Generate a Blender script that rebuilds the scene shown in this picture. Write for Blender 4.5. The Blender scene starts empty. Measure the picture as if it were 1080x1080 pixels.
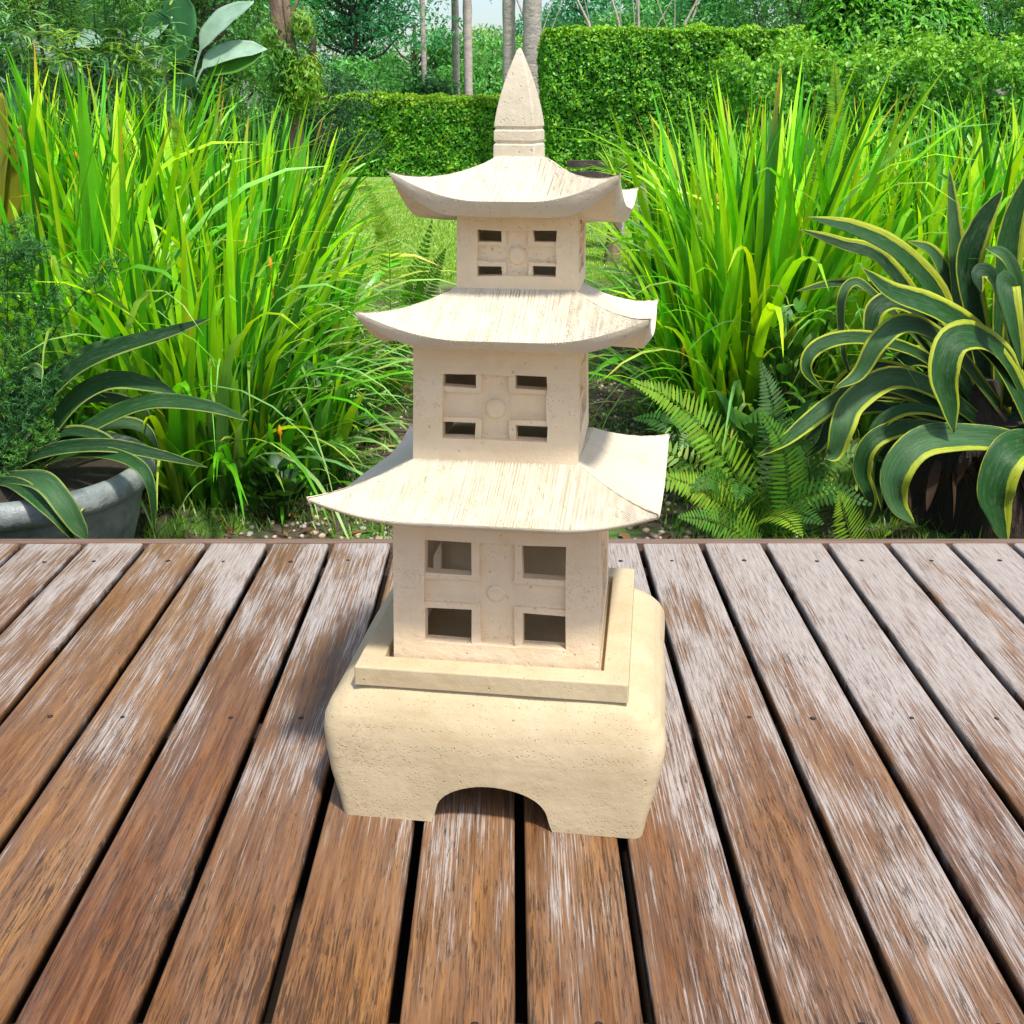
import bpy, bmesh, math, random
import numpy as np
from mathutils import Vector, Matrix, noise as mn
SC = bpy.context.scene
C = SC.collection
R = math.radians
rng = np.random.default_rng(7)
random.seed(7)

# ------------------------------------------------------------------ camera
F, H = 1100.0, 1.0                       # focal length in pixels of a 1080 px frame, eye height over the deck
TH = math.atan(433/F); CT, ST = math.cos(TH), math.sin(TH)
cam_d = bpy.data.cameras.new('camera'); cam = bpy.data.objects.new('camera', cam_d); C.objects.link(cam)
cam.location = (0, 0, H); cam.rotation_euler = (math.pi/2-TH, 0, 0)
cam_d.sensor_width = 36; cam_d.lens = 36*F/1080; cam_d.clip_start = .02; cam_d.clip_end = 400
SC.camera = cam
# ------------------------------------------------------------------ sky, sun, exposure
SUN = Vector((.27, -.42, 1.0)).normalized()
w = bpy.data.worlds.new('World'); SC.world = w; w.use_nodes = True
nt = w.node_tree; bg = nt.nodes['Background']
sky = nt.nodes.new('ShaderNodeTexSky'); sky.sky_type = 'NISHITA'; sky.sun_disc = False
sky.sun_elevation = math.asin(SUN.z); sky.sun_rotation = math.atan2(SUN.x, SUN.y)
sky.air_density = 1.0; sky.dust_density = 2.0; sky.ozone_density = 1.0
nt.links.new(sky.outputs[0], bg.inputs[0]); bg.inputs[1].default_value = .115
sd = bpy.data.lights.new('sun', 'SUN'); sd.energy = 2.7; sd.angle = R(5.0); sd.color = (1, .965, .9)
so = bpy.data.objects.new('sun', sd); C.objects.link(so)
so.rotation_euler = SUN.to_track_quat('Z', 'Y').to_euler(); so.location = (0, 0, 20)
SC.view_settings.view_transform = 'Standard'; SC.view_settings.look = 'None'
SC.view_settings.gamma = 1; SC.view_settings.exposure = .93
SC.render.resolution_x = SC.render.resolution_y = 1024
SC.cycles.max_bounces = 8; SC.cycles.transparent_max_bounces = 8

# ------------------------------------------------------------------ helpers
GZ = -.35                                # garden ground, the deck stands above it
def at(u, v, Y):
    """world point at depth Y seen in direction (u, v) of the photograph; used to lay out plants at their distance"""
    x = (u-540)/F; y = (v-540)/F
    d = (x, CT-y*ST, -ST-y*CT); k = Y/d[1]
    return Vector((d[0]*k, Y, H+d[2]*k))

def tag(o, label=None, cat=None, group=None, kind=None):
    if label: o['label'] = label
    if cat: o['category'] = cat
    if group: o['group'] = group
    if kind: o['kind'] = kind
    return o
def empty(name, loc=(0,0,0), rz=0):
    o = bpy.data.objects.new(name, None); C.objects.link(o); o.location = loc; o.rotation_euler = (0,0,rz)
    o.empty_display_size = .1
    return o

class MB:
    """collects vertices and faces as numpy arrays; builds ONE mesh object"""
    def __init__(s): s.v=[]; s.f=[]; s.c=[]; s.p=[]; s.n=0; s.m=[]
    def add(s, v, f, col=None, puv=None, mi=0):
        v = np.asarray(v, float).reshape(-1,3); n = len(v)
        s.v.append(v)
        f = np.asarray(f, int); s.f.append(f+s.n); s.m.append(np.full(len(f), mi))
        if col is None: col = (1,1,1)
        col = np.asarray(col, float)
        if col.ndim == 1: col = np.tile(col, (n,1))
        s.c.append(col)
        s.p.append(np.zeros((n,3)) if puv is None else np.asarray(puv, float))
        s.n += n
    def build(s, name, mats, parent=None, smooth=True, bevel=0):
        me = bpy.data.meshes.new(name)
        v = np.concatenate(s.v); me.vertices.add(len(v)); me.vertices.foreach_set('co', v.ravel())
        loops = np.concatenate([f.ravel() for f in s.f])
        tot = np.concatenate([np.full(len(f), f.shape[1]) for f in s.f if len(f)])
        st = np.concatenate([[0], np.cumsum(tot)[:-1]])
        me.loops.add(len(loops)); me.loops.foreach_set('vertex_index', loops.astype(np.int32))
        me.polygons.add(len(tot)); me.polygons.foreach_set('loop_start', st.astype(np.int32))
        me.polygons.foreach_set('loop_total', tot.astype(np.int32))
        me.polygons.foreach_set('material_index', np.concatenate(s.m).astype(np.int32))
        me.polygons.foreach_set('use_smooth', np.full(len(tot), smooth))
        me.update(calc_edges=True); me.validate()
        c = np.concatenate(s.c); a = me.attributes.new('Col', 'FLOAT_COLOR', 'POINT')
        a.data.foreach_set('color', np.hstack([c, np.ones((len(c),1))]).ravel())
        a = me.attributes.new('puv', 'FLOAT_VECTOR', 'POINT'); a.data.foreach_set('vector', np.concatenate(s.p).ravel())
        for m in (mats if isinstance(mats, (list,tuple)) else [mats]): me.materials.append(m)
        o = bpy.data.objects.new(name, me); C.objects.link(o)
        if parent: o.parent = parent
        if bevel:
            b = o.modifiers.new('bevel', 'BEVEL'); b.width = bevel; b.segments = 2; b.limit_method = 'ANGLE'; b.angle_limit = R(35)
        return o
    def box(s, x0,x1,y0,y1,z0,z1, **k):
        s.add([(x0,y0,z0),(x1,y0,z0),(x1,y1,z0),(x0,y1,z0),(x0,y0,z1),(x1,y0,z1),(x1,y1,z1),(x0,y1,z1)],
              [(0,3,2,1),(4,5,6,7),(0,1,5,4),(1,2,6,5),(2,3,7,6),(3,0,4,7)], **k)
    def loft(s, rings, close=True, cap0=False, cap1=False, **k):
        n = len(rings[0]); v = [p for r in rings for p in r]; f = []
        for i in range(len(rings)-1):
            for j in range(n if close else n-1):
                a = i*n+j; b = i*n+(j+1)%n
                f.append((a, b, b+n, a+n))
        s.add(v, f, **k)
        for flag, r, rev in ((cap0, rings[0], True), (cap1, rings[-1], False)):
            if flag:
                cc = np.mean(np.array([tuple(p) for p in r]), axis=0)
                vv = [tuple(cc)]+[tuple(p) for p in r]
                ff = [(0, 1+(j+1)%n, 1+j) if rev else (0, 1+j, 1+(j+1)%n) for j in range(n)]
                s.add(vv, ff, **k)
    def tube(s, pts, rad, n=8, wob=0, cap=True, **k):
        pts = [Vector(p) for p in pts]; rings = []
        for i, p in enumerate(pts):
            t = (pts[min(i+1,len(pts)-1)]-pts[max(i-1,0)]).normalized()
            a = t.cross(Vector((0,1,0) if abs(t.y)<.9 else (1,0,0))).normalized(); b = t.cross(a)
            r = rad[i] if hasattr(rad, '__len__') else rad
            rings.append([tuple(p+(a*math.cos(q)+b*math.sin(q))*r*(1+wob*mn.noise(p*3+Vector((math.cos(q),math.sin(q),0))*2)))
                          for q in [2*math.pi*j/n for j in range(n)]])
        s.loft(rings, cap0=cap, cap1=cap, **k)

# ------------------------------------------------------------------ materials
def new_mat(name):
    m = bpy.data.materials.new(name); m.use_nodes = True
    nt = m.node_tree; b = nt.nodes['Principled BSDF']
    return m, nt, b
class NT:
    def __init__(s, nt): s.nt = nt; s.L = nt.links.new
    def n(s, t, **k):
        o = s.nt.nodes.new(t)
        for a, v in k.items(): setattr(o, a, v)
        return o
    def put(s, sock, v):
        if isinstance(v, bpy.types.NodeSocket): s.L(v, sock)
        elif v is not None: sock.default_value = v
    def coord(s, kind='Object'): return s.n('ShaderNodeTexCoord').outputs[kind]
    def mapv(s, v, scale=(1,1,1), loc=(0,0,0)):
        m = s.n('ShaderNodeMapping'); s.put(m.inputs[0], v); m.inputs['Scale'].default_value = scale; s.put(m.inputs['Location'], loc)
        return m.outputs[0]
    def noise(s, v, scale, detail=4, rough=.55, dist=0):
        t = s.n('ShaderNodeTexNoise'); s.put(t.inputs['Vector'], v); t.inputs['Scale'].default_value = scale
        t.inputs['Detail'].default_value = detail; t.inputs['Roughness'].default_value = rough; t.inputs['Distortion'].default_value = dist
        return t.outputs['Fac']
    def ramp(s, f, pts):
        r = s.n('ShaderNodeValToRGB'); s.put(r.inputs[0], f); e = r.color_ramp.elements
        while len(e) < len(pts): e.new(.5)
        for x, (p, c) in zip(e, pts):
            x.position = p; x.color = (c if hasattr(c,'__len__') else (c,c,c)) if hasattr(c,'__len__') and len(c)==4 else ((*c,1) if hasattr(c,'__len__') else (c,c,c,1))
        return r.outputs[0]
    def mix(s, f, a, b, mode='MIX'):
        m = s.n('ShaderNodeMix', data_type='RGBA', blend_type=mode)
        s.put(m.inputs[0], f)
        for i, v in ((6, a), (7, b)):
            s.put(m.inputs[i], (*v,1) if hasattr(v,'__len__') and len(v)==3 else v)
        return m.outputs[2]
    def math(s, op, a, b=None, clamp=False):
        m = s.n('ShaderNodeMath', operation=op, use_clamp=clamp); s.put(m.inputs[0], a); s.put(m.inputs[1], b)
        return m.outputs[0]
    def bump(s, h, strength, dist, prev=None):
        b = s.n('ShaderNodeBump'); s.put(b.inputs['Height'], h); b.inputs['Strength'].default_value = strength
        b.inputs['Distance'].default_value = dist
        if prev is not None: s.L(prev, b.inputs['Normal'])
        return b.outputs[0]

def leaf_mat(name, rough=.4, trans=.4, stripe=None, gloss=.5, tcol=(1.25,1.15,.55), bump=.0):
    """colour comes per leaf from the Col attribute; light passes through the blade"""
    m, nt, b = new_mat(name); T = NT(nt)
    a = T.n('ShaderNodeAttribute', attribute_name='Col').outputs['Color']
    pu = T.n('ShaderNodeAttribute', attribute_name='puv').outputs['Vector']
    nz = T.noise(T.coord(), 9, 3)
    col = T.mix(1, a, T.ramp(nz, [(.25,(.72,.78,.7)),(.75,(1.2,1.15,1.1))]), 'MULTIPLY')
    if stripe == 'blade':          # faint pale veins along an iris blade
        v = T.noise(T.mapv(pu, (5,.15,1)), 3, 2)
        col = T.mix(T.math('MULTIPLY', T.ramp(v, [(.45,0),(.62,1)]), .35), col, T.mix(1, col, (1.7,1.35,.9), 'MULTIPLY'))
    if stripe and stripe.startswith('agave'):
        sep = T.n('ShaderNodeSeparateXYZ'); T.L(pu, sep.inputs[0])
        offs = T.math('MULTIPLY', T.math('SUBTRACT', T.math('FRACT', T.math('MULTIPLY', sep.outputs[2], 5.3)), .5), .62)
        ax = T.math('ABSOLUTE', T.math('ADD', sep.outputs[0], offs))
        wob = T.math('MULTIPLY', T.math('SUBTRACT', T.noise(T.mapv(pu, (.6,1.1,1)), 2, 5), .5), .24)
        e = T.math('ADD', ax, wob)
        fine = T.noise(T.mapv(pu, (9,.25,1)), 2, 4, .7)
        green = T.mix(T.ramp(fine, [(.38,0),(.66,1)]), a, T.mix(1, a, (2.1,1.7,1.4), 'MULTIPLY'))
        green = T.mix(T.ramp(T.noise(T.mapv(pu, (22,.35,1)), 2, 3), [(.5,0),(.62,1)]), green, T.mix(1, green, (.55,.6,.5), 'MULTIPLY'))
        col = T.mix(T.ramp(e, [(.76,0),(.82,1)] if stripe == 'agave' else [(.88,0),(.93,1)]), green, T.mix(T.ramp(fine, [(.35,0),(.7,1)]), (.26,.34,.02) if stripe == 'agave' else (.12,.22,.03), (.58,.60,.04) if stripe == 'agave' else (.42,.46,.10)))
        col = T.mix(T.ramp(e, [(1.0,0),(1.03,1)]), col, (.06,.14,.03))
    T.L(col, b.inputs['Base Color']); b.inputs['Roughness'].default_value = rough
    b.inputs['Specular IOR Level'].default_value = gloss
    if stripe:
        f = T.noise(T.mapv(pu, (12,.3,1)), 2, 3)
        if stripe.startswith('agave'):
            blot = T.noise(T.mapv(pu, (1.6,1.4,1)), 2.4, 6, .7)
            dust = T.ramp(blot, [(.50,0),(.72,1)])
            col = T.mix(T.math('MULTIPLY', dust, .35), col, (.16,.20,.12))
            nick = T.ramp(T.noise(T.mapv(pu, (3,4.5,1)), 2.2, 4, .7), [(.70,0),(.74,1)])
            col = T.mix(T.math('MULTIPLY', nick, .7), col, (.10,.07,.03))
            T.L(col, b.inputs['Base Color'])
            T.L(T.ramp(T.math('ADD', T.math('MULTIPLY', fine, .6), T.math('MULTIPLY', blot, .4)), [(.3,.30),(.7,.62)]), b.inputs['Roughness'])
            n_ = T.bump(f, .5, .004); T.L(T.bump(blot, .5, .006, n_), b.inputs['Normal'])
        else: T.L(T.bump(f, .25, .002), b.inputs['Normal'])
    tr = T.n('ShaderNodeBsdfTranslucent'); T.L(T.mix(1, col, tcol, 'MULTIPLY'), tr.inputs[0])
    mx = T.n('ShaderNodeMixShader'); mx.inputs[0].default_value = trans
    T.L(b.outputs[0], mx.inputs[1]); T.L(tr.outputs[0], mx.inputs[2])
    T.L(mx.outputs[0], nt.nodes['Material Output'].inputs[0])
    return m
M_BLADE = leaf_mat('iris_leaf', .30, .40, 'blade', .6, (1.25,1.25,.4))
M_AGAVE = leaf_mat('agave_leaf', .40, .15, 'agave', .32, (1.1,1.2,.6))
M_AGAVE2 = leaf_mat('agave_leaf_thin_edge', .42, .12, 'agave2', .3, (1.1,1.2,.6))
M_LEAF = leaf_mat('small_leaf', .45, .35, None, .4)
M_FERN = leaf_mat('fern_leaf', .5, .4, None, .35)
M_BROAD = leaf_mat('broad_leaf', .42, .3, 'blade', .4)

def stone_mat(name, c0, c1, c2, groove=False, bump=.5):
    m, nt, b = new_mat(name); T = NT(nt); co = T.coord()
    big = T.noise(co, 5, 5, .6, .6); med = T.noise(co, 28, 5, .65)
    band = T.noise(T.mapv(co, (1.5,1.5,14)), 2.2, 4, .6, .8)
    col = T.mix(T.ramp(big, [(.3,0),(.7,1)]), c0, c1)
    col = T.mix(T.math('MULTIPLY', T.ramp(band, [(.45,0),(.75,1)]), .5), col, c2)
    col = T.mix(T.math('MULTIPLY', T.ramp(med, [(.35,1),(.5,0)]), .22), col, T.mix(1, col, (.8,.72,.6), 'MULTIPLY'))
    vo = T.n('ShaderNodeTexVoronoi'); T.L(T.mapv(co, (1,1,.8)), vo.inputs['Vector']); vo.inputs['Scale'].default_value = 120
    vr = T.n('ShaderNodeSeparateColor'); T.L(vo.outputs['Color'], vr.inputs[0])
    pick = T.ramp(vr.outputs[0], [(.90,0),(.94,1)])
    pit = T.math('MULTIPLY', T.ramp(vo.outputs['Distance'], [(.05,1),(.24,0)]), pick)
    vo2 = T.n('ShaderNodeTexVoronoi'); T.L(co, vo2.inputs['Vector']); vo2.inputs['Scale'].default_value = 230
    vr2 = T.n('ShaderNodeSeparateColor'); T.L(vo2.outputs['Color'], vr2.inputs[0])
    pit2 = T.math('MULTIPLY', T.ramp(vo2.outputs['Distance'], [(.15,1),(.35,0)]), T.ramp(vr2.outputs[1], [(.70,0),(.74,1)]))
    # lichen-like dark specks gathered in a few stains
    st = T.math('MULTIPLY', T.ramp(T.noise(co, 7, 3), [(.62,0),(.72,1)]), T.ramp(T.noise(co, 160, 3), [(.52,0),(.6,1)]))
    col = T.mix(T.math('MULTIPLY', pit, .42), col, (.16,.11,.06))
    col = T.mix(T.math('MULTIPLY', pit2, .25), col, (.22,.16,.09))
    col = T.mix(T.math('MULTIPLY', st, .2), col, (.12,.11,.09))
    gr = T.ramp(T.noise(T.mapv(co, (2.2,2.2,1.0)), 3.1, 6, .7, .4), [(.55,0),(.75,1)])
    col = T.mix(T.math('MULTIPLY', gr, .28), col, T.mix(1, col, (.70,.62,.50), 'MULTIPLY'))
    T.L(col, b.inputs['Base Color']); b.inputs['Roughness'].default_value = .85; b.inputs['Specular IOR Level'].default_value = .25
    fine = T.noise(co, 330, 4, .7)
    n = T.bump(fine, bump, .0011)
    n = T.bump(T.noise(co, 60, 4, .6), bump, .0035, n)
    n = T.bump(T.noise(co, 12, 3, .5), bump, .008, n)
    n = T.bump(T.math('SUBTRACT', 1, T.math('ADD', pit, T.math('MULTIPLY', pit2, .5))), .8, .0012, n)
    T.L(n, b.inputs['Normal'])
    return m
M_STONE = stone_mat('cream_sandstone', (.79,.61,.40), (.85,.69,.49), (.73,.56,.35))
M_ROOF = stone_mat('pale_sandstone', (.60,.52,.385), (.66,.585,.445), (.55,.465,.325), bump=.35)
M_BASE = stone_mat('yellow_sandstone', (.50,.395,.235), (.60,.49,.315), (.43,.32,.175), bump=.32)

def wood_mat():
    m, nt, b = new_mat('weathered_deck_wood'); T = NT(nt)
    g = T.n('ShaderNodeNewGeometry').outputs['Position']
    rnd = T.n('ShaderNodeObjectInfo').outputs['Random']
    off = T.n('ShaderNodeCombineXYZ'); T.L(T.math('MULTIPLY', rnd, 37.0), off.inputs[0]); T.L(T.math('MULTIPLY', rnd, 91.0), off.inputs[1])
    va = T.n('ShaderNodeVectorMath', operation='ADD'); T.L(g, va.inputs[0]); T.L(off.outputs[0], va.inputs[1]); P = va.outputs[0]
    sep = T.n('ShaderNodeSeparateXYZ'); T.L(g, sep.inputs[0])
    # heartwood colours, streaked along the board
    s1 = T.noise(T.mapv(P, (30,1.6,1)), 2.2, 6, .62, .5)
    s2 = T.noise(T.mapv(P, (260,8,1)), 2.0, 8, .75, .3)
    wood = T.ramp(s1, [(.25,(.075,.028,.007)),(.45,(.160,.064,.017)),(.6,(.26,.115,.032)),(.78,(.35,.185,.068))])
    tone = T.ramp(T.math('FRACT', T.math('MULTIPLY', rnd, 7.13)), [(0,(.78,.68,.66)),(.5,(1,1,1)),(1,(1.15,1.2,1.25))])
    wood = T.mix(1, wood, tone, 'MULTIPLY')
    wood = T.mix(T.math('MULTIPLY', T.ramp(s2, [(.40,1),(.50,0)]), .8), wood, T.mix(1, wood, (.36,.32,.29), 'MULTIPLY'))
    # big patches of purple-grey ageing
    age = T.ramp(T.noise(T.mapv(P, (3,.8,1)), 2.5, 4), [(.5,0),(.68,1)])
    wood = T.mix(T.math('MULTIPLY', age, .3), wood, (.11,.062,.045))
    # bleached remains of the old finish: more to the right and far end, where it also paints in glossy reflection
    bl = T.noise(T.mapv(P, (165,3.0,1)), 2.0, 6, .66, .2)
    patch = T.noise(T.mapv(P, (5.5,1.5,1)), 1.8, 4, .55)
    bias = T.math('ADD', T.math('MULTIPLY', T.math('SUBTRACT', sep.outputs[1], 1.62), .125), T.math('ADD', T.math('MULTIPLY', sep.outputs[0], .050), T.math('MULTIPLY', T.math('SUBTRACT', T.math('FRACT', T.math('MULTIPLY', rnd, 13.7)), .55), .085)))
    k = T.math('ADD', T.math('ADD', T.math('MULTIPLY', bl, .66), T.math('MULTIPLY', patch, .52)), bias)
    white = T.ramp(k, [(.59,0),(.645,1)])
    bw = T.ramp(T.noise(T.mapv(P, (170,6,1)), 2, 8, .75), [(.38,(.17,.135,.11)),(.5,(.39,.345,.31)),(.75,(.54,.505,.48))])
    veil = T.ramp(k, [(.42,0),(.62,1)])
    col = T.mix(T.math('MULTIPLY', veil, .5), wood, (.22,.15,.105))
    col = T.mix(T.math('MULTIPLY', white, .8), col, bw)
    # dark weather checks in the nearer part and here and there
    ck = T.noise(T.mapv(P, (150,9,1)), 2.0, 6, .72, .5)
    where = T.noise(T.mapv(P, (4,1.4,1)), 2.4, 3)
    ckb = T.math('ADD', ck, T.math('ADD', T.math('MULTIPLY', T.math('SUBTRACT', 1.35, sep.outputs[1]), .10), T.math('MULTIPLY', T.math('SUBTRACT', where, .5), .35)))
    dark = T.ramp(ckb, [(.575,0),(.63,1)])
    col = T.mix(T.math('MULTIPLY', dark, .8), col, (.045,.024,.012))
    sp = T.noise(T.mapv(P, (55,.9,1)), 2.0, 3, .5, .15)
    split = T.math('MULTIPLY', T.ramp(T.math('ABSOLUTE', T.math('SUBTRACT', sp, .5)), [(.0,1),(.006,0)]), T.ramp(T.noise(T.mapv(P, (6,1.2,1)), 2, 2), [(.52,0),(.6,1)]))
    col = T.mix(T.math('MULTIPLY', split, .75), col, (.03,.017,.01))
    st = T.ramp(T.noise(T.mapv(P, (9,5,1)), 2.2, 5, .65), [(.62,0),(.78,1)])
    col = T.mix(T.math('MULTIPLY', st, .45), col, (.06,.035,.022))
    T.L(col, b.inputs['Base Color'])
    T.L(T.mix(white, (.38,.38,.38), (.5,.5,.5)), b.inputs['Roughness']); b.inputs['Specular IOR Level'].default_value = .4
    h = T.math('ADD', T.math('MULTIPLY', s2, .7), T.math('SUBTRACT', T.math('MULTIPLY', white, .35), T.math('ADD', T.math('MULTIPLY', dark, .6), split)))
    n = T.bump(h, .5, .0015)
    n = T.bump(T.noise(T.mapv(P, (14,1,1)), 2, 3), .4, .004, n)
    T.L(n, b.inputs['Normal'])
    return m
M_WOOD = wood_mat()

def plain(name, col, rough=.6, metal=0, noise=None, nscale=20, bump=0, col2=None, stretch=(1,1,1)):
    m, nt, b = new_mat(name); T = NT(nt)
    b.inputs['Roughness'].default_value = rough; b.inputs['Metallic'].default_value = metal
    nz = T.noise(T.mapv(T.coord(), stretch), nscale, 6, .65)
    c2 = col2 or tuple(x*.6 for x in col)
    T.L(T.mix(T.ramp(nz, [(.35,0),(.65,1)]), col, c2), b.inputs['Base Color'])
    if bump: T.L(T.bump(nz, 1, bump), b.inputs['Normal'])
    return m
M_DARKW = plain('dark_joist_wood', (.035,.02,.012), .8, 0, nscale=8)
M_TRIM = plain('edge_trim_wood', (.22,.14,.10), .55, nscale=6, col2=(.13,.075,.05), stretch=(1,20,20))
M_SCREW = plain('old_screw_steel', (.18,.17,.16), .4, .9, nscale=300)
M_HOLE = plain('screw_hole', (.012,.008,.006), .9, nscale=300)
M_POT = plain('weathered_grey_pot', (.11,.14,.13), .42, nscale=11, bump=.012, col2=(.27,.29,.27))
M_SOIL = plain('soil', (.05,.032,.02), .95, nscale=40, bump=.02)
M_BARK = plain('brown_bark', (.16,.10,.065), .9, nscale=9, bump=.05, col2=(.30,.20,.14), stretch=(1,1,.25))
M_DBARK = plain('dark_bark', (.035,.028,.022), .9, nscale=7, bump=.04, col2=(.08,.06,.05))
M_PALM = plain('pale_palm_bark', (.50,.42,.36), .85, nscale=5, bump=.03, col2=(.30,.27,.24), stretch=(2,2,3))
M_PALM2 = plain('pinkish_pale_bark', (.55,.44,.40), .85, nscale=6, bump=.02, col2=(.40,.32,.29), stretch=(1,1,2))
M_STUMP = plain('rotten_stump_wood', (.014,.009,.006), .9, nscale=9, bump=.06, col2=(.07,.045,.028), stretch=(1,1,.2))
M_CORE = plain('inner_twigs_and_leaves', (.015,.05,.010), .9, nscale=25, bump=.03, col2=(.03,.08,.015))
M_RED = plain('red_tag', (.5,.02,.03), .5, nscale=30)
M_GREYB = plain('grey_paint', (.45,.48,.5), .6, nscale=12)
M_DRY = leaf_mat('dry_leaf', .7, .3, None, .2, (1.1,1,.8))
M_PEB = None
def vcol_mat(name, rough):
    m, nt, b = new_mat(name); T = NT(nt)
    a = T.n('ShaderNodeAttribute', attribute_name='Col').outputs['Color']
    T.L(T.mix(1, a, T.ramp(T.noise(T.coord(), 90, 3), [(.3,(.7,.7,.7)),(.7,(1.2,1.2,1.2))]), 'MULTIPLY'), b.inputs['Base Color'])
    b.inputs['Roughness'].default_value = rough
    return m
M_PEB = vcol_mat('pebble', .6)

def ground_mat():
    m, nt, b = new_mat('garden_ground'); T = NT(nt)
    g = T.n('ShaderNodeNewGeometry').outputs['Position']; sep = T.n('ShaderNodeSeparateXYZ'); T.L(g, sep.inputs[0])
    soil = T.ramp(T.noise(g, 45, 6, .7), [(.3,(.03,.02,.012)),(.6,(.10,.07,.045)),(.8,(.22,.16,.11))])
    gr = T.ramp(T.noise(g, 30, 6, .75), [(.3,(.045,.11,.012)),(.7,(.12,.23,.03))])
    lawn = T.ramp(T.noise(T.mapv(g, (1,.5,1)), 6, 5, .7), [(.3,(.16,.30,.035)),(.7,(.26,.42,.06))])
    f1 = T.ramp(T.math('ADD', T.noise(g, 3.2, 5, .6), T.math('MULTIPLY', sep.outputs[1], .0)), [(.50,0),(.60,1)])
    near = T.mix(f1, soil, gr)
    far = T.ramp(T.math('ADD', T.math('MULTIPLY', sep.outputs[1], .1), T.math('MULTIPLY', T.noise(g, 1.5, 3), .12)), [(.86,0),(.96,1)])
    T.L(T.mix(far, near, lawn), b.inputs['Base Color']); b.inputs['Roughness'].default_value = .95
    T.L(T.bump(T.noise(g, 60, 5, .7), .6, .03), b.inputs['Normal'])
    return m
M_GROUND = ground_mat()

# ------------------------------------------------------------------ ground (structure)
mb = MB()
mb.add([(-150,-60,GZ),(150,-60,GZ),(150,300,GZ),(-150,300,GZ)], [(0,1,2,3)])
tag(mb.build('ground', M_GROUND, smooth=False), kind='structure')

# ------------------------------------------------------------------ deck (structure)
PITCH, GAP = .1502, .0145
deck = tag(empty('wooden_deck', (0, 0, 0)), kind='structure')
X_GAP0 = 10/F*1.215
def board_mesh():
    bm = bmesh.new(); y0, y1 = -1.6, 2.3326; hw = (PITCH-GAP)/2
    prof = []
    r = .006
    for cx, sx in ((hw-r, 1), (-hw+r, -1)):
        rg = range(0, 5) if sx > 0 else range(4, -1, -1)
        for k in rg:
            a = k/4*math.pi/2
            prof.append((cx+sx*r*math.cos(a), -r+r*math.sin(a)))
    prof = [(hw, -.026)] + prof + [(-hw, -.026)]
    mb = MB()
    ys = list(np.linspace(y0, y1-.004, 60)) + [y1-.001, y1]
    rings = []
    for y in ys:
        dz = -.004 if y == y1 else 0
        rings.append([(x+(-.0 if dz == 0 else -.003*np.sign(x)), y, z+(dz if z > -.02 else 0)) for x, z in prof])
    mb.loft(rings, cap0=True, cap1=True)
    return mb
bm0 = board_mesh(); proto = None
ROWS = [.906, 1.5609, 2.2258]
sm = MB()
ring = lambda r, z, n=14: [(r*math.cos(2*math.pi*i/n), r*math.sin(2*math.pi*i/n), z) for i in range(n)]
sm.loft([ring(.0052, .0004), ring(.0040, -.0002)], cap1=True, mi=0)
sm.loft([ring(.0030, .0003), ring(.0029, .0009), ring(.0022, .0012)], cap1=True, mi=1)
sm.box(-.002, .002, -.0004, .0004, .0012, .0015, mi=0)
screw0 = sm.build('screw', [M_HOLE, M_SCREW], smooth=False)
first_screw = True
for i in range(-14, 15):
    if proto is None:
        b = proto = bm0.build('board', M_WOOD, deck); me = proto.data
    else:
        b = proto.copy(); C.objects.link(b)
    b.parent = deck
    b.location = (X_GAP0+(i+.5)*PITCH, 0, random.uniform(-.0008, .0008))
    for y in ROWS:
        if first_screw: s_ = screw0; first_screw = False
        else: s_ = screw0.copy(); C.objects.link(s_)
        s_.parent = b; s_.location = (random.uniform(-.02, .03), y+random.uniform(-.004, .004), .0003)
        s_.rotation_euler = (0, 0, random.uniform(0, 3)); s_.scale = (random.uniform(.75, 1.15),)*3
tm = MB(); tm.box(-2.3, 2.3, 2.341, 2.366, -.345, -.001)
tm.build('edge_trim', M_TRIM, deck, smooth=False, bevel=.003)
jm = MB()
for y in (-1.2, -.4, .25, .9148, 1.5609, 2.2258): jm.box(-2.3, 2.3, y-.022, y+.022, -.16, -.0265)
jm.build('joists', M_DARKW, deck, smooth=False)
jm = MB(); jm.box(-2.3, 2.3, -1.5, 2.339, -.34, -.33); jm.build('ground_sheet', M_DARKW, deck, smooth=False)

# ------------------------------------------------------------------ the pagoda lantern
YAW = R(-7.5)
LC = Vector((.002, 1.491, 0))
lan = tag(empty('stone_lantern', LC, YAW), 'tall three-tiered cream stone pagoda lantern standing alone on the wooden deck', 'lantern')

# base: barrel-sided block with an arch cut through its foot
def sqring(wx, wy, z, rc=.012, n=10, seg=5, ox=0):
    pts = []
    for (sx, sy, a0) in ((1,-1,-90), (1,1,0), (-1,1,90), (-1,-1,180)):
        for k in range(seg+1):
            a = R(a0+90*k/seg)
            pts.append((sx*(wx-rc)+rc*math.cos(a), sy*(wy-rc)+rc*math.sin(a), z))
    # subdivide the long sides so the surface can undulate
    out = []
    for i, p in enumerate(pts):
        q = pts[(i+1) % len(pts)]; out.append(p)
        if (Vector(p)-Vector(q)).length > .1:
            for k in range(1, n): out.append(tuple(Vector(p).lerp(Vector(q), k/n)))
    return [(x+ox, y, z) for x, y, z in out]
def interp(t, tab):
    return np.interp(t, [a for a, _ in tab], [b for _, b in tab])
prof = []
WX = [(0,.2255),(.03,.230),(.07,.2410),(.11,.2490),(.140,.2515),(.160,.2495),(.178,.242),(.192,.2305),(.203,.214),(.2095,.198),(.2125,.185)]
WY = [(0,.2265),(.06,.2275),(.105,.2280),(.130,.2268),(.150,.2240),(.168,.2190),(.184,.2120),(.197,.203),(.206,.194),(.2110,.186),(.2125,.18)]
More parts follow.
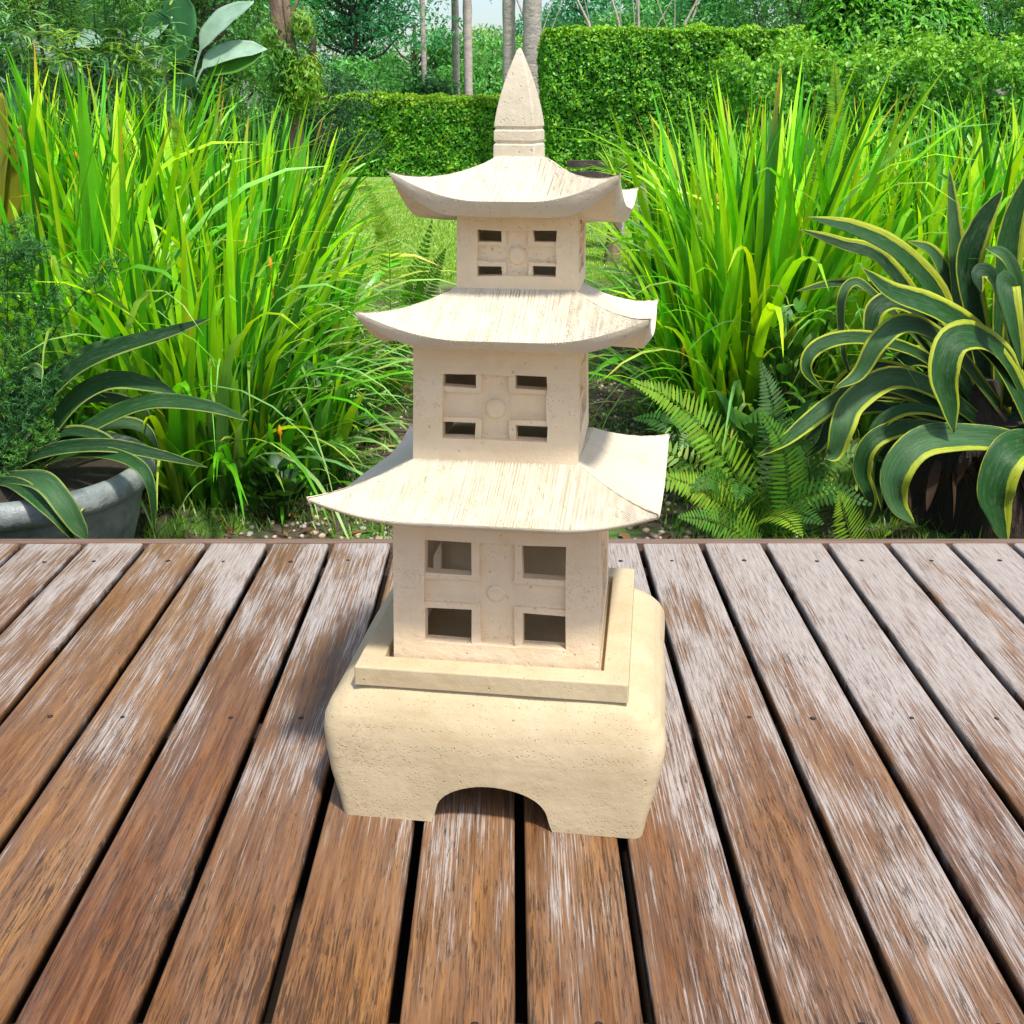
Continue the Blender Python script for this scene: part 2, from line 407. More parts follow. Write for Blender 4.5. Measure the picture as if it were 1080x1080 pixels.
zs = sorted(set([a for a, _ in WX]+[a for a, _ in WY]+list(np.linspace(0,.2,21))))
rings = [sqring(interp(z, WX), interp(z, WY), z, .014+.02*min(1,z/.2), n=24) for z in zs]
rings = [[tuple(Vector(p)*(1) + Vector(p).normalized()*.0022*mn.noise(Vector(p)*14)) if z > 0 else p for p in r] for r, z in zip(rings, zs)]
mb = MB(); mb.loft(rings, cap0=True, cap1=True)
base = mb.build('base', M_BASE, lan); base.location.x = -.006
# arch cutter
cm = MB(); n = 28; out = []
aw, ah = .087, .071
arc = [(-aw*1.06, -.02), (-aw*1.04, .0), (-aw*.99, .012)] + [(-aw*.97*math.cos(t), .012+(ah-.012)*math.sin(t)**.85) for t in np.linspace(.12, math.pi-.12, n)] + [(aw*.99,.012), (aw*1.04,.0), (aw*1.06,-.02)]
cm.loft([[(x+.003, y, z) for x, z in arc] for y in (-.4, .4)], cap0=True, cap1=True)
cut = cm.build('cutter', M_BASE, None, smooth=False); cut.parent = lan; cut.location.x = -.006
bo = base.modifiers.new('arch', 'BOOLEAN'); bo.operation = 'DIFFERENCE'; bo.object = cut; bo.solver = 'EXACT'
bpy.context.view_layer.update()
dg = bpy.context.evaluated_depsgraph_get()
newme = bpy.data.meshes.new_from_object(base.evaluated_get(dg)); base.modifiers.clear(); base.data = newme
bpy.data.objects.remove(cut, do_unlink=True)
ok = len(base.data.polygons)
for p in base.data.polygons: p.use_smooth = True
try: base.data.set_sharp_from_angle(angle=R(38))
except Exception as e: print('sharp', e)
base.data.name = 'base'

# plinth: shallow tray that holds the first storey
pm = MB()
a, b_ = .1975, .161
def rq(wv, z, dx=0): return [(-wv+dx,-wv,z),(wv+dx,-wv,z),(wv+dx,wv,z),(-wv+dx,wv,z)]
pm.loft([rq(a+.001, .2105), rq(a, .2395), rq(b_, .2395), rq(b_-.001, .2225)], cap0=True, cap1=True)
pl = pm.build('plinth', M_BASE, lan, smooth=False, bevel=.0022); pl.location.x = -.009

def storey(name, w0, w1, z0, z1, px, pz, hb, vb, st, ox, depth=.016, t=.022, wob=.0012, open_back=False):
    """hollow box with four window openings, a raised cross and L-shaped borders on each side.
    px: panel x fractions, pz: panel z values, hb: band z, vb: band x fractions, st: strip width"""
    H_ = z1-z0
    xs = [0, px[0], vb[0]-st, vb[0], vb[1], vb[1]+st, px[1], 1]
    sz = st*2*w0*.75
    zz = [z0, pz[0], hb[0]-sz, hb[0], hb[1], hb[1]+sz, pz[1], z1]
    mb = MB()
    D = {}
    for i in range(7):
        for j in range(7):
            if i in (0,6) or j in (0,6): d = 0
            elif i in (1,5) and j in (1,5): d = None
            elif i == 3: d = depth*.70
            elif j == 3: d = depth*.66
            else: d = depth*.30
            D[i,j] = d
    def W(z): return w0+(w1-w0)*(z-z0)/H_
    rnd = random.Random(int(w0*1e5)); D0 = D
    for side in range(4):
        D = dict(D0)
        ca, sa = round(math.cos(side*math.pi/2)), round(math.sin(side*math.pi/2))
        jx = {(i,j): (rnd.uniform(-wob,wob), rnd.uniform(-wob,wob)) if 0<i<7 and 0<j<7 else (0,0) for i in range(8) for j in range(8)}
        def pt(i, j, d, inner=False):
            z = zz[j]+jx[i,j][1]; ww = W(z); x = -ww+xs[i]*2*ww+jx[i,j][0]
            if inner: x = max(-(ww-t), min(ww-t, x)); y = -(ww-t)
            else: y = -ww+d
            if not inner and i in (0,7): x = x
            return (x*ca-y*sa, x*sa+y*ca, z)
        if side == 2 and not open_back: D = {k: (depth*.9 if v is None else v) for k, v in D.items()}
        for (i,j), d in D.items():
            if d is not None:
                mb.add([pt(i,j,d), pt(i+1,j,d), pt(i+1,j+1,d), pt(i,j+1,d)], [(0,1,2,3)])
                mb.add([pt(i,j,0,True), pt(i+1,j,0,True), pt(i+1,j+1,0,True), pt(i,j+1,0,True)], [(3,2,1,0)])
            for di, dj, e in ((1,0,((i+1,j),(i+1,j+1))), (0,1,((i+1,j+1),(i,j+1)))):
                o = D.get((i+di, j+dj), 0)
                if i+di > 6 or j+dj > 6: continue
                if d == o: continue
                (a0,a1),(b0,b1) = e
                if d is None or o is None:
                    dd = o if d is None else d
                    q = [pt(a0,a1,dd), pt(b0,b1,dd), pt(b0,b1,0,True), pt(a0,a1,0,True)]
                    mb.add(q, [(0,1,2,3)] if o is None else [(3,2,1,0)])
                else:
                    q = [pt(a0,a1,d), pt(b0,b1,d), pt(b0,b1,o), pt(a0,a1,o)]
                    mb.add(q, [(0,1,2,3)] if o > d else [(3,2,1,0)])
    # bottom / top rims
    for z, f in ((z0, 0), (z1, 1)):
        wv = W(z); mb.loft([rq(wv, z), rq(wv-t, z)])
    o = mb.build(name, M_STONE, lan, smooth=False)
    # weld, then soften the arrises
    bm = bmesh.new(); bm.from_mesh(o.data); bmesh.ops.remove_doubles(bm, verts=bm.verts, dist=1e-5)
    bmesh.ops.recalc_face_normals(bm, faces=bm.faces); bm.to_mesh(o.data); bm.free()
    bv = o.modifiers.new('bevel','BEVEL'); bv.width = .0011; bv.segments = 2; bv.limit_method = 'ANGLE'; bv.angle_limit = R(30)
    o.location.x = ox
    return o
def disc(par, w, z, r, y, side=0):
    mb = MB(); n = 36
    ca, sa = round(math.cos(side*math.pi/2)), round(math.sin(side*math.pi/2))
    rr = []
    for rad, yy in ((r, .004), (r, -.0010), (r-.0012, -.0022), (r*.6, -.0024)):
        ringp = []
        for k in range(n):
            a_ = -2*math.pi*k/n; q = rad*(1+.03*math.sin(3*a_+1)); x = q*math.cos(a_); yv = -w+y+yy
            ringp.append((x*ca-yv*sa, x*sa+yv*ca, z+q*math.sin(a_)))
        rr.append(ringp)
    mb.loft(rr, cap1=True)
    return mb.build('round_boss', M_STONE, par)
s3 = storey('storey', .1520, .1452, .2265, .476, (.155,.838), (.262,.422), (.3235,.361), (.425,.590), .040, -.007)
s2 = storey('storey', .1165, .1108, .5265, .706, (.185,.815), (.565,.655), (.5925,.629), (.42,.585), .040, -.011)
s1 = storey('storey', .0818, .0794, .7600, .870, (.175,.825), (.783,.842), (.8015,.822), (.415,.59), .045, .015, depth=.010, t=.016, open_back=True)
for sd_ in range(4):
    disc(s3, .1485, .341, .0135, .0100, sd_); disc(s2, .114, .6065, .0140, .0100, sd_); disc(s1, .0808, .8095, .0120, .0065, sd_)
rm = MB(); rm.box(.0775, .0812, -.028, -.018, .846, .853); rm.build('red_mark', M_RED, s1, smooth=False, bevel=.001)

def roof(W, wt, zu, ze, ztip, zt, ox, tilt, g=1.35, crn=.30, inset=.0, front_drop=0, ring_t=.5, sh=.035):
    """square roof with concave slopes, lifted corners and a curved fascia; the front and back slopes are combed"""
    mb = MB()
    z_top = zt + tilt*(W-wt)
    lift = ztip-ze
    rnd = random.Random(int(W*1e4))
    for side in range(4):
        ca, sa = round(math.cos(side*math.pi/2)), round(math.sin(side*math.pi/2))
        comb = side in (0, 2)
        nu = int(720*W/.23) if comb else 60
        nt_ = 34
        us = np.linspace(-1, 1, nu+1)
        gro = np.zeros(nu+1)
        if comb:
            i = 0
            while i < nu:
                wd = rnd.choice([5,6,6,7,8,10]); dp = rnd.uniform(.0013, .0026)*min(1, W/.2+.2)
                if i > 4: gro[i:i+2] -= dp
                i += wd
        V = []; P = []
        for jt in range(nt_+1):
            t = jt/nt_
            hw = W+(wt-W)*t
            for iu, u in enumerate(us):
                x = hw*u; y = -hw
                if comb:      # the comb marks run straight down the slope, so look them up by x
                    gi = (x/W+1)/2*nu; k = int(min(nu, max(0, round(gi)))); gz = gro[k]*(1 if jt < nt_ else 0)
                    gz *= (.85+.7*mn.noise(Vector((x*140, t*5, W*50))))
                    gz = min(0, gz)
                else: gz = .0006*mn.noise(Vector((x*60, t*9, side)))
                au = abs(u)
                L = lift*(max(0, (au-crn)/(1-crn)))**2.0*(1-t)**1.6
                z = ze+(z_top-ze)*t**g + L + gz
                if W > .18 and W < .2 and ((side == 3 and u < 0) or (side == 2 and u > 0)): z -= L*.45
                # eave bows out a little towards the tips
                X = x*(1+.012*(au**6)*(1-t)); Y_ = y
                z -= tilt*((X*sa+Y_*ca)+W)
                V.append((X*ca-Y_*sa, X*sa+Y_*ca, z)); P.append((u, t, side))
        f = []
        for jt in range(nt_):
            for iu in range(nu):
                a_ = jt*(nu+1)+iu; f.append((a_, a_+1, a_+nu+2, a_+nu+1))
        mb.add(V, f, puv=P)
        # fascia and underside, sharing the eave curve
        us2 = np.linspace(-1, 1, 61); rows = []
        for kf in range(9):
            q = kf/6 if kf <= 6 else 1
            row = []
            for u in us2:
                au = abs(u)
                top = ze+lift*(max(0,(au-crn)/(1-crn)))**2.0
                e_ = max(0, (au-ring_t)/(1-ring_t))
                bot = zu+(ztip-zu-(.014 if inset > .01 else .008))*e_**1.9
                inn = inset*q*(1-.6*e_)
                hw = W*(1+.012*au**6)
                if kf <= 6:
                    z = top+(bot-top)*q; yy = -(W-inn)
                    rr_ = .0015*math.sin(q*math.pi); yy -= rr_
                    x = hw*u-inn*u
                else:
                    m_ = .75 if kf == 7 else .25
                    x = (hw-inn)*u*m_; yy = -(W-inn)*m_; z = bot*(1 if kf == 8 else 1); z = zu+(bot-zu)*(.4 if kf==7 else 0)
                z -= tilt*((x*sa+yy*ca)+W)
                if W > .18 and W < .2 and ((side == 3 and u < 0) or (side == 2 and u > 0)): z -= lift*(max(0,(au-crn)/(1-crn)))**2.0*.45*(1 if kf <= 6 else .4)
                row.append((x*ca-yy*sa, x*sa+yy*ca, z))
            rows.append(row)
        mb.loft(rows[::-1], close=False)
    # top cap
    cap = []
    for x, y in ((-wt,-wt),(wt,-wt),(wt,wt),(-wt,wt)): cap.append((x, y, z_top-tilt*(y+W)))
    mb.add(cap, [(0,1,2,3)])
    o = mb.build('roof', M_ROOF, lan); o.location.x = ox
    bm = bmesh.new(); bm.from_mesh(o.data); bmesh.ops.remove_doubles(bm, verts=bm.verts, dist=2e-5); bm.to_mesh(o.data); bm.free()
    for v in o.data.vertices: v.co.x += sh*(v.co.y+W)*(1 if True else 0); v.co.x *= 1-.05*max(0, v.co.y)/W*(1 if v.co.x < 0 else .3)
    o.data.set_sharp_from_angle(angle=R(40))
    return o
roof(.2300, .112, .4745, .4830, .512, .536, -.014, .075, g=1.15, crn=.45, inset=.004, ring_t=.4, sh=.05)
roof(.1865, .078, .7035, .7170, .752, .769, .008, .110, g=1.25, crn=.25, inset=.012, ring_t=.5)
roof(.1430, .033, .8665, .8840, .919, .932, .006, .130, g=1.4, crn=.2, inset=.012, ring_t=.5, sh=.072)

fin = MB()
def fr(wv, z): return rq(wv, z)
fin.loft([fr(.0285,.925), fr(.0280,.9465), fr(.0262,.9480), fr(.0262,.9500), fr(.0280,.9512), fr(.0276,.9640), fr(.0258,.9655), fr(.0258,.9675), fr(.0276,.9690)]
  + [fr(.0276*wv, .969+.096*t) for t, wv in ((.1,.955),(.25,.865),(.4,.75),(.55,.61),(.7,.45),(.82,.305),(.91,.19),(.97,.11),(1,.05))], cap1=True)
fo = fin.build('finial', M_ROOF, lan, smooth=True, bevel=.0012); fo.data.set_sharp_from_angle(angle=R(28))
fo.location = (.008, 0, 0); fo.rotation_euler = (0, 0, R(-9))

# ------------------------------------------------------------------ foliage makers
def jit(col, n, amt=.25, hue=.12):
    c = np.tile(np.asarray(col, float), (n,1)); k = 1+rng.uniform(-amt, amt, (n,1)); c = c*k
    c[:,0] *= 1+rng.uniform(-hue*2.2, hue*2.2, n); return np.clip(c, 0, 1)

def blades(mb, root, az, L, wd, tilt, bend, col, nseg=9, pw=1.6, tipcol=None, fold=.25, twist=0, prof=None, basecol=None, ygrad=0):
    """N strap leaves at once; 3 vertices across, folded along the midrib"""
    N = len(az); az = np.asarray(az); L = np.broadcast_to(L, N); wd = np.broadcast_to(wd, N)
    tilt = np.broadcast_to(tilt, N); bend = np.broadcast_to(bend, N)
    d = np.stack([np.cos(az), np.sin(az), np.zeros(N)], 1)
    p = np.array(root, float).copy(); rows = []; cc = []; pu = []
    tw = rng.uniform(-twist, twist, N) if twist else np.zeros(N)
    for k in range(nseg+1):
        s = k/nseg
        ph = tilt+bend*s**pw
        T = d*np.sin(ph)[:,None]+np.array([0,0,1])*np.cos(ph)[:,None]
        S0 = np.stack([-np.sin(az), np.cos(az), np.zeros(N)], 1)
        Nn = np.cross(T, S0)
        a = tw*(.4+.6*s)
        S = S0*np.cos(a)[:,None]+Nn*np.sin(a)[:,None]; Nr = np.cross(T, S)
        if prof: wv = wd*np.interp(s, prof[0], prof[1])
        else: wv = wd*(.55+.45*min(1, s/.25))*(1-s**3.2)**.9
        wv = np.maximum(wv, 0.0004)
        rows.append(np.stack([p-S*wv[:,None]/2, p-Nr*(fold*wv)[:,None]*.5, p+S*wv[:,None]/2], 1))
        c = col.copy()
        if tipcol is not None:
            m = np.clip((s-tipcol[1])/(1-tipcol[1]), 0, 1)*tipcol[2][:,None]; c = c*(1-m)+np.array(tipcol[0])*m
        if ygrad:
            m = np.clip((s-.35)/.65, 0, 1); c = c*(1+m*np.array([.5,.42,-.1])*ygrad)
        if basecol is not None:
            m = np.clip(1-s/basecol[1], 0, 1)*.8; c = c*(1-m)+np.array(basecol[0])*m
        cc.append(np.repeat(c[:,None,:], 3, 1))
        q = np.zeros((N,3,3)); q[:,:,0] = np.array([-1,0,1])[None]+np.arange(N)[:,None]*3.7; q[:,:,1] = (s*L)[:,None]*6; q[:,:,2] = np.arange(N)[:,None]*1.3; pu.append(q)
        p = p+T*(L/nseg)[:,None]
    V = np.stack(rows, 1).reshape(-1,3); Cc = np.stack(cc, 1).reshape(-1,3); Pu = np.stack(pu, 1).reshape(-1,3)
    per = (nseg+1)*3; b0 = (np.arange(N)*per)[:,None,None]
    q = []
    for k in range(nseg):
        for j in range(2): a = k*3+j; q.append((a, a+1, a+4, a+3))
    f = (b0+np.array(q)[None]).reshape(-1,4)
    mb.add(V, f, Cc, Pu)

def leaves(mb, P, Nrm, size, col, asp=.5, spread=1.0, droop=0, dirs=None):
    """N small folded leaves (a rhombus of two triangles) around points P, loosely facing Nrm"""
    N = len(P); n = Nrm+rng.normal(0, spread, (N,3)); n /= np.linalg.norm(n, axis=1)[:,None]+1e-9
    r = rng.normal(0, 1, (N,3)) if dirs is None else dirs+rng.normal(0, .35, (N,3)); r[:,2] -= droop
    t = r-n*(r*n).sum(1)[:,None]; t /= np.linalg.norm(t, axis=1)[:,None]+1e-9
    b = np.cross(n, t); sz = (size*rng.uniform(.6, 1.3, N))[:,None]
    v = np.stack([P-t*sz*.5, P+b*sz*asp*.5+n*sz*.06, P+t*sz*.5, P-b*sz*asp*.5+n*sz*.06], 1).reshape(-1,3)
    b0 = (np.arange(N)*4)[:,None,None]
    f = (b0+np.array([(0,1,2),(0,2,3)])[None]).reshape(-1,3)
    mb.add(v, f, np.repeat(col, 4, 0))

G_Y = (.34,.60,.012); G_M = (.10,.38,.012); G_D = (.03,.15,.012); G_B = (.22,.46,.12)
def iris_clump(x, y, h, n, label, grp, spread=.22, lean=(0,0), arch=.3, buds=3, seed=0):
    root = tag(empty('iris_clump', (x, y, GZ)), label, 'plant', grp)
    mb = MB()
    def batch(N, hh, hs, ww, tl, bd, cols, pr, pw=1.8, twist=.5):
        az = rng.uniform(0, 2*math.pi, N); rr = spread*np.sqrt(rng.uniform(0, 1, N))
        P = np.stack([np.cos(az)*rr, np.sin(az)*rr, np.zeros(N)], 1)
        a2 = az+rng.normal(0, .7, N)
        vx = np.cos(a2)*1+lean[0]*1.5; vy = np.sin(a2)+lean[1]*1.5; a3 = np.arctan2(vy, vx)
        ch = rng.choice(len(cols), N, p=pr); c = np.array(cols)[ch]; c = c*(1+rng.uniform(-.25,.3,(N,1))); c[:,0] *= 1+rng.uniform(-.28,.18,N)
        tipm = (rng.uniform(0,1,N) < .08)*1.0
        blades(mb, P, a3, hh*rng.uniform(1-hs, 1.08, N), ww*rng.uniform(.6, 1.25, N), np.abs(rng.normal(tl, tl*.6, N)), rng.uniform(bd[0], bd[1], N), np.clip(c,0,.9),
               nseg=10, pw=pw, tipcol=((.50,.22,.04), .86, tipm), fold=.3, twist=twist, basecol=((.025,.13,.010), .6), ygrad=1)  # blade bases coloured darker to paint in the shade low in the clump
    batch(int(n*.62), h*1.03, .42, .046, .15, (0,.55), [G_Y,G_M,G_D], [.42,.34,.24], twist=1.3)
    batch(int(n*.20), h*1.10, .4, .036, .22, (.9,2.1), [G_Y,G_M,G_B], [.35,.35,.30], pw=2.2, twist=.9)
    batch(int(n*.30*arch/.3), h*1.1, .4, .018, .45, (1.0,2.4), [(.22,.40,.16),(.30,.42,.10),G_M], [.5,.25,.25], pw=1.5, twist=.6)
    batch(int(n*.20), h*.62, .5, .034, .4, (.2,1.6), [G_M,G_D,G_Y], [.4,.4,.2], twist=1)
    mb.build('leaves', M_BLADE, root)
    if buds:
        for k in range(buds):
            bm_ = MB()
            a = rng.uniform(0, 6.28); q = Vector((math.cos(a)*rng.uniform(.1,.32), math.sin(a)*rng.uniform(.1,.32), h*rng.uniform(.45,.8)))
            bm_.tube([q+Vector((0,0,-.10)), q, q+Vector((0,0,.012)), q+Vector((0,0,.026)), q+Vector((0,0,.04))], [.002,.003,.009,.0075,.002], 7, col=(.85,.42,.03) if rng.uniform() < .75 else (.75,.62,.05))
            bm_.build('flower_bud', M_DRY, root)
    return root

# left bed: x, y, height, blades, label
GL, GR = 'iris clumps of the left bed', 'iris clumps of the right bed'
LEFT = [
 (-1.62,3.75,1.36,150,'tall iris clump rising directly behind the grey pot at the left edge'),
 (-1.12,3.65,1.06,150,'iris clump beside the grey pot, leaning over the left end of the deck edge'),
 (-.86,3.72,.5,90,'low front iris clump between the grey pot and the gravel path'),
 (-2.05,4.5,1.45,150,'tallest yellow-green iris clump behind the feathery fern at the left edge'),
 (-1.60,4.45,1.45,170,'upright yellow-green iris clump in the middle of the left bed, second row'),
 (-1.18,4.4,1.27,170,'wide iris clump with crossing bright blades, left bed, second row'),
 (-.98,4.6,.85,150,'arching iris clump spilling pale thin leaves toward the lantern roofs'),
 (-2.5,5.3,1.48,140,'back iris clump below the large silvery banana leaves'),
 (-1.95,5.3,1.42,150,'back iris clump of upright blades in front of the narrow-leaved shrub'),
 (-1.45,5.4,1.35,150,'back iris clump just left of the leaning tree trunk'),
 (-1.3,5.5,1.0,140,'iris clump at the right end of the left bed beside the lawn'),
 (-2.9,6.4,1.45,110,'rear iris clump under the dark leaves in the top left corner'),
 (-2.2,6.4,1.35,120,'rear iris clump seen between blades in front of the banana plant'),
 (-1.50,6.5,1.28,120,'rear iris clump at the foot of the leaning trunk'),
 (-1.75,6.7,.95,90,'rear low iris clump in front of the low clipped hedge'),
]
RIGHT = [
 (.86,4.25,.78,130,'low arching iris clump beside the lantern on the right of the path'),
 (1.02,4.35,1.42,170,'tall dark-stemmed upright iris clump with the highest spear, right of the path'),
 (1.45,4.5,1.22,150,'iris clump directly behind the tips of the big variegated agave'),
 (1.95,4.6,1.30,140,'iris clump behind the upright leaves of the big agave'),
 (2.40,4.7,1.38,120,'dark-bladed iris clump at the right edge above the agave'),
 (.95,5.4,1.18,150,'iris clump hiding the grey stump, left end of the right bed'),
 (1.25,5.3,1.34,150,'second-row upright iris clump in the right bed'),
 (1.80,5.5,1.25,150,'second-row iris clump with orange dry tips in the right bed'),
 (2.40,5.6,1.30,150,'second-row iris clump below the dome-shaped tree'),
 (1.25,6.5,1.22,120,'rear iris clump in front of the tall clipped hedge'),
 (1.70,6.6,1.30,120,'rear iris clump below the bushy hedge, middle of the right bed'),
 (2.40,6.7,1.32,120,'rear iris clump below the bright new growth of the bushy hedge'),
 (3.15,6.6,1.36,120,'rear iris clump at the far right edge of the bed'),
]
for x, y, h, n, lb in LEFT:
    iris_clump(x, y, h, int(n*1.3), lb, GL, lean=(.2 if x > -1.3 else .1, -.1), arch=.45 if x > -1.3 else .3, buds=3 if y < 5.6 else 0)
for x, y, h, n, lb in RIGHT:
    iris_clump(x, y, h, int(n*1.3), lb, GR, lean=(-.3 if x < 1 else 0, -.05), arch=.5 if x < .9 else .3, buds=3 if y < 5.6 else 0)

# ------------------------------------------------------------------ agaves: curved strap leaves set out one by one
def catmull(pts, n):
    pts = [Vector(p) for p in pts]; P = [pts[0]*2-pts[1]]+pts+[pts[-1]*2-pts[-2]]; out = []
    m = len(pts)-1
    for i in range(n+1):
        q = i/n*m; k = min(int(q), m-1); t = q-k; a, b, c, d = P[k:k+4]
        out.append(.5*((2*b)+(c-a)*t+(2*a-5*b+4*c-d)*t*t+(-a+3*b-3*c+d)*t**3))
    return out
def strap(parent, pts, wmax, col, face=0.0, gut=.18, n=30, org=Vector((0,0,0)), prof=None, mat=None):
    """pts run from the leaf's base to its tip"""
    cv = catmull(pts, n); mb = MB(); rows = []; pu = []; L = 0
    nx = 9
    prof = prof or ([0,.15,.4,.65,.85,.95,1],[.62,.78,1,.95,.62,.28,.02])
    prevS = None
    for i, p in enumerate(cv):
        t = (cv[min(i+1,n)]-cv[max(i-1,0)]).normalized()
        ref = Vector((0,-.75,.66)); S = t.cross(ref)
        if prevS is not None and S.dot(prevS) < 0: S = -S
        if S.length < .25 and prevS is not None: S = S+prevS*.5
        S.normalize(); 
        if prevS is not None: S = (S*.5+prevS*.5).normalized()
        S = (S-t*S.dot(t)).normalized(); prevS = S
        a = face*(i/n); Nn = S.cross(t).normalized()
        if Nn.dot(ref) < 0: Nn = -Nn
        S2 = S*math.cos(a)+Nn*math.sin(a); N2 = Nn*math.cos(a)-S*math.sin(a)
        w_ = wmax*float(np.interp(i/n, prof[0], prof[1]))
        if i: L += (cv[i]-cv[i-1]).length
        for j in range(nx):
            x = j/(nx-1)*2-1
            und = .06*math.sin(L*22+x*2)*abs(x)
            rows.append(tuple(p-org+S2*(x*w_/2)+N2*((x*x*gut*w_)+und*w_*.3))); pu.append((x, L*7, len(bpy.data.objects)*.37))
    f = [(i*nx+j, i*nx+j+1, (i+1)*nx+j+1, (i+1)*nx+j) for i in range(n) for j in range(nx-1)]
    mb.add(rows, f, col, pu)
    o = mb.build('leaf', mat or M_AGAVE, parent)
    so_ = o.modifiers.new('thickness', 'SOLIDIFY'); so_.thickness = .0022; so_.offset = 0
    return o
AG = (.014,.068,.014); AG2 = (.008,.044,.010); AG3 = (.035,.105,.035)

RC = at(1035, 440, 3.35)
agr = tag(empty('variegated_agave', RC), 'large variegated agave with yellow-edged drooping leaves on the rotten stump at the right', 'plant')
def A(u, v, dy): return at(u, v, 3.35+dy)
c0 = (1020, 420)
R_LEAVES = [
 # (points base->tip as (u, v, dy)), width, colour, face
 ([(1035,440,0),(1005,370,.02),(987,311,.0),(947,267,-.05),(902,243,-.1),(851,229,-.15)], .105, AG, 0),
 ([(1035,440,.05),(985,350,.1),(932,276,.08),(887,258,.05),(843,242,0)], .075, AG2, 0),
 ([(1035,440,.1),(985,352,.1),(935,312,.1),(887,299,.08),(839,307,.05)], .055, AG, 0),
 ([(1030,440,.1),(1017,350,.15),(1009,270,.18),(1001,177,.22)], .085, AG3, .2),
 ([(1045,440,.05),(1030,345,.1),(1020,285,.1),(1034,240,.1),(1058,200,.1)], .115, AG2, .2),
 ([(1055,440,.05),(1058,330,.05),(1064,250,.05),(1085,180,.05)], .12, AG, 0),
 ([(1030,440,.12),(1012,350,.18),(1002,305,.18),(984,268,.18),(957,254,.16)], .08, AG3, 0),
 ([(1095,470,-.1),(1062,395,-.15),(1024,352,-.2),(984,326,-.25),(939,309,-.3),(909,283,-.32)], .115, AG, 0),
 ([(1085,430,-.05),(1060,380,-.15),(1030,357,-.25),(1003,362,-.3),(993,395,-.33),(1000,430,-.33),(1006,457,-.33)], .125, AG, .1),
 ([(1060,440,0),(1010,375,-.1),(980,350,-.2),(950,343,-.25),(925,362,-.28),(905,395,-.28),(880,410,-.3)], .085, AG3, 0),
 ([(1035,450,0),(985,385,.0),(935,362,-.1),(893,357,-.15),(860,368,-.2),(850,390,-.22),(870,415,-.2)], .065, AG, 0),
 ([(1035,440,.05),(970,360,.1),(920,310,.05),(900,298,.05),(887,318,.03),(889,370,.0),(898,400,0)], .042, AG3, 0),
 ([(1035,430,.05),(990,350,0),(950,320,-.05),(925,325,-.08),(918,350,-.1),(922,375,-.1)], .085, AG2, 0),
 ([(1050,470,0),(980,425,-.05),(920,405,-.1),(880,425,-.18),(852,446,-.22),(828,465,-.25),(798,482,-.28)], .075, AG, 0),
 ([(1050,460,0),(990,415,-.1),(940,400,-.15),(900,425,-.2),(888,450,-.25),(880,478,-.25),(871,484,-.25)], .105, AG3, 0),
 ([(1050,475,0),(980,440,0),(920,430,-.05),(880,445,-.1),(865,470,-.15),(843,486,-.18)], .06, AG2, 0),
 ([(1070,475,-.05),(1000,455,-.15),(955,452,-.2),(920,466,-.25),(908,497,-.25),(918,530,-.25),(904,566,-.25)], .075, AG, 0),
 ([(1095,480,-.1),(1065,467,-.2),(1010,463,-.3),(968,470,-.35),(944,500,-.38),(946,532,-.38),(965,553,-.38)], .125, AG3, 0),
 ([(1110,480,-.1),(1085,470,-.2),(1062,480,-.3),(1048,515,-.33),(1052,545,-.33),(1062,575,-.33)], .15, AG, 0),
 ([(1060,430,0),(1063,350,-.05),(1068,300,-.1),(1058,272,-.15),(1039,262,-.17)], .085, AG3, 0),
 ([(1085,440,0),(1062,340,-.1),(1045,295,-.18),(1032,290,-.2),(1035,310,-.22)], .08, AG2, 0),
 ([(1100,440,0),(1080,350,-.1),(1068,315,-.2),(1060,300,-.25),(1068,340,-.3),(1078,390,-.3)], .10, AG, 0),
 ([(1060,470,0),(1000,440,-.1),(960,432,-.18),(930,445,-.2),(915,470,-.22),(907,465,-.22)], .055, AG, 0),
 ([(1040,450,.1),(975,400,.1),(925,385,.1),(890,400,.05),(872,440,0),(842,470,0)], .05, AG2, 0),
 ([(1060,450,.1),(1095,380,.1),(1130,330,.1),(1180,310,.1)], .10, AG, 0),
 ([(1060,450,0),(1120,420,0),(1170,430,0),(1210,470,0)], .10, AG2, 0),
 ([(1070,460,-.1),(1120,450,-.2),(1150,480,-.3),(1160,530,-.35)], .11, AG, 0),
 ([(1050,440,.15),(1080,340,.3),(1110,260,.4),(1150,210,.5)], .10, AG3, 0),
 ([(1040,470,-.05),(985,462,-.1),(940,470,-.12),(925,500,-.13),(930,540,-.13)], .05, AG2, 0),
]
for pts, wd_, col, fc in R_LEAVES:
    strap(agr, [A(*p) for p in pts], wd_*.80, col, fc, org=RC)
for k in range(16):                      # the mass of leaves behind and among the long ones
    a = R(10+k*23); l = rng.uniform(.35,.62); e = rng.uniform(.2,1.0); d = Vector((math.cos(a)*.9, abs(math.sin(a))*.5+.05, 0)); o0 = RC+Vector((0,.06,-.02))
    strap(agr, [o0, o0+d*l*.35+Vector((0,0,l*.45*e)), o0+d*l*.75+Vector((0,0,l*.5*e)), o0+d*l+Vector((0,0,l*.25*e-.08))], rng.uniform(.06,.09), [AG,AG2,AG3][k%3], 0, org=RC)
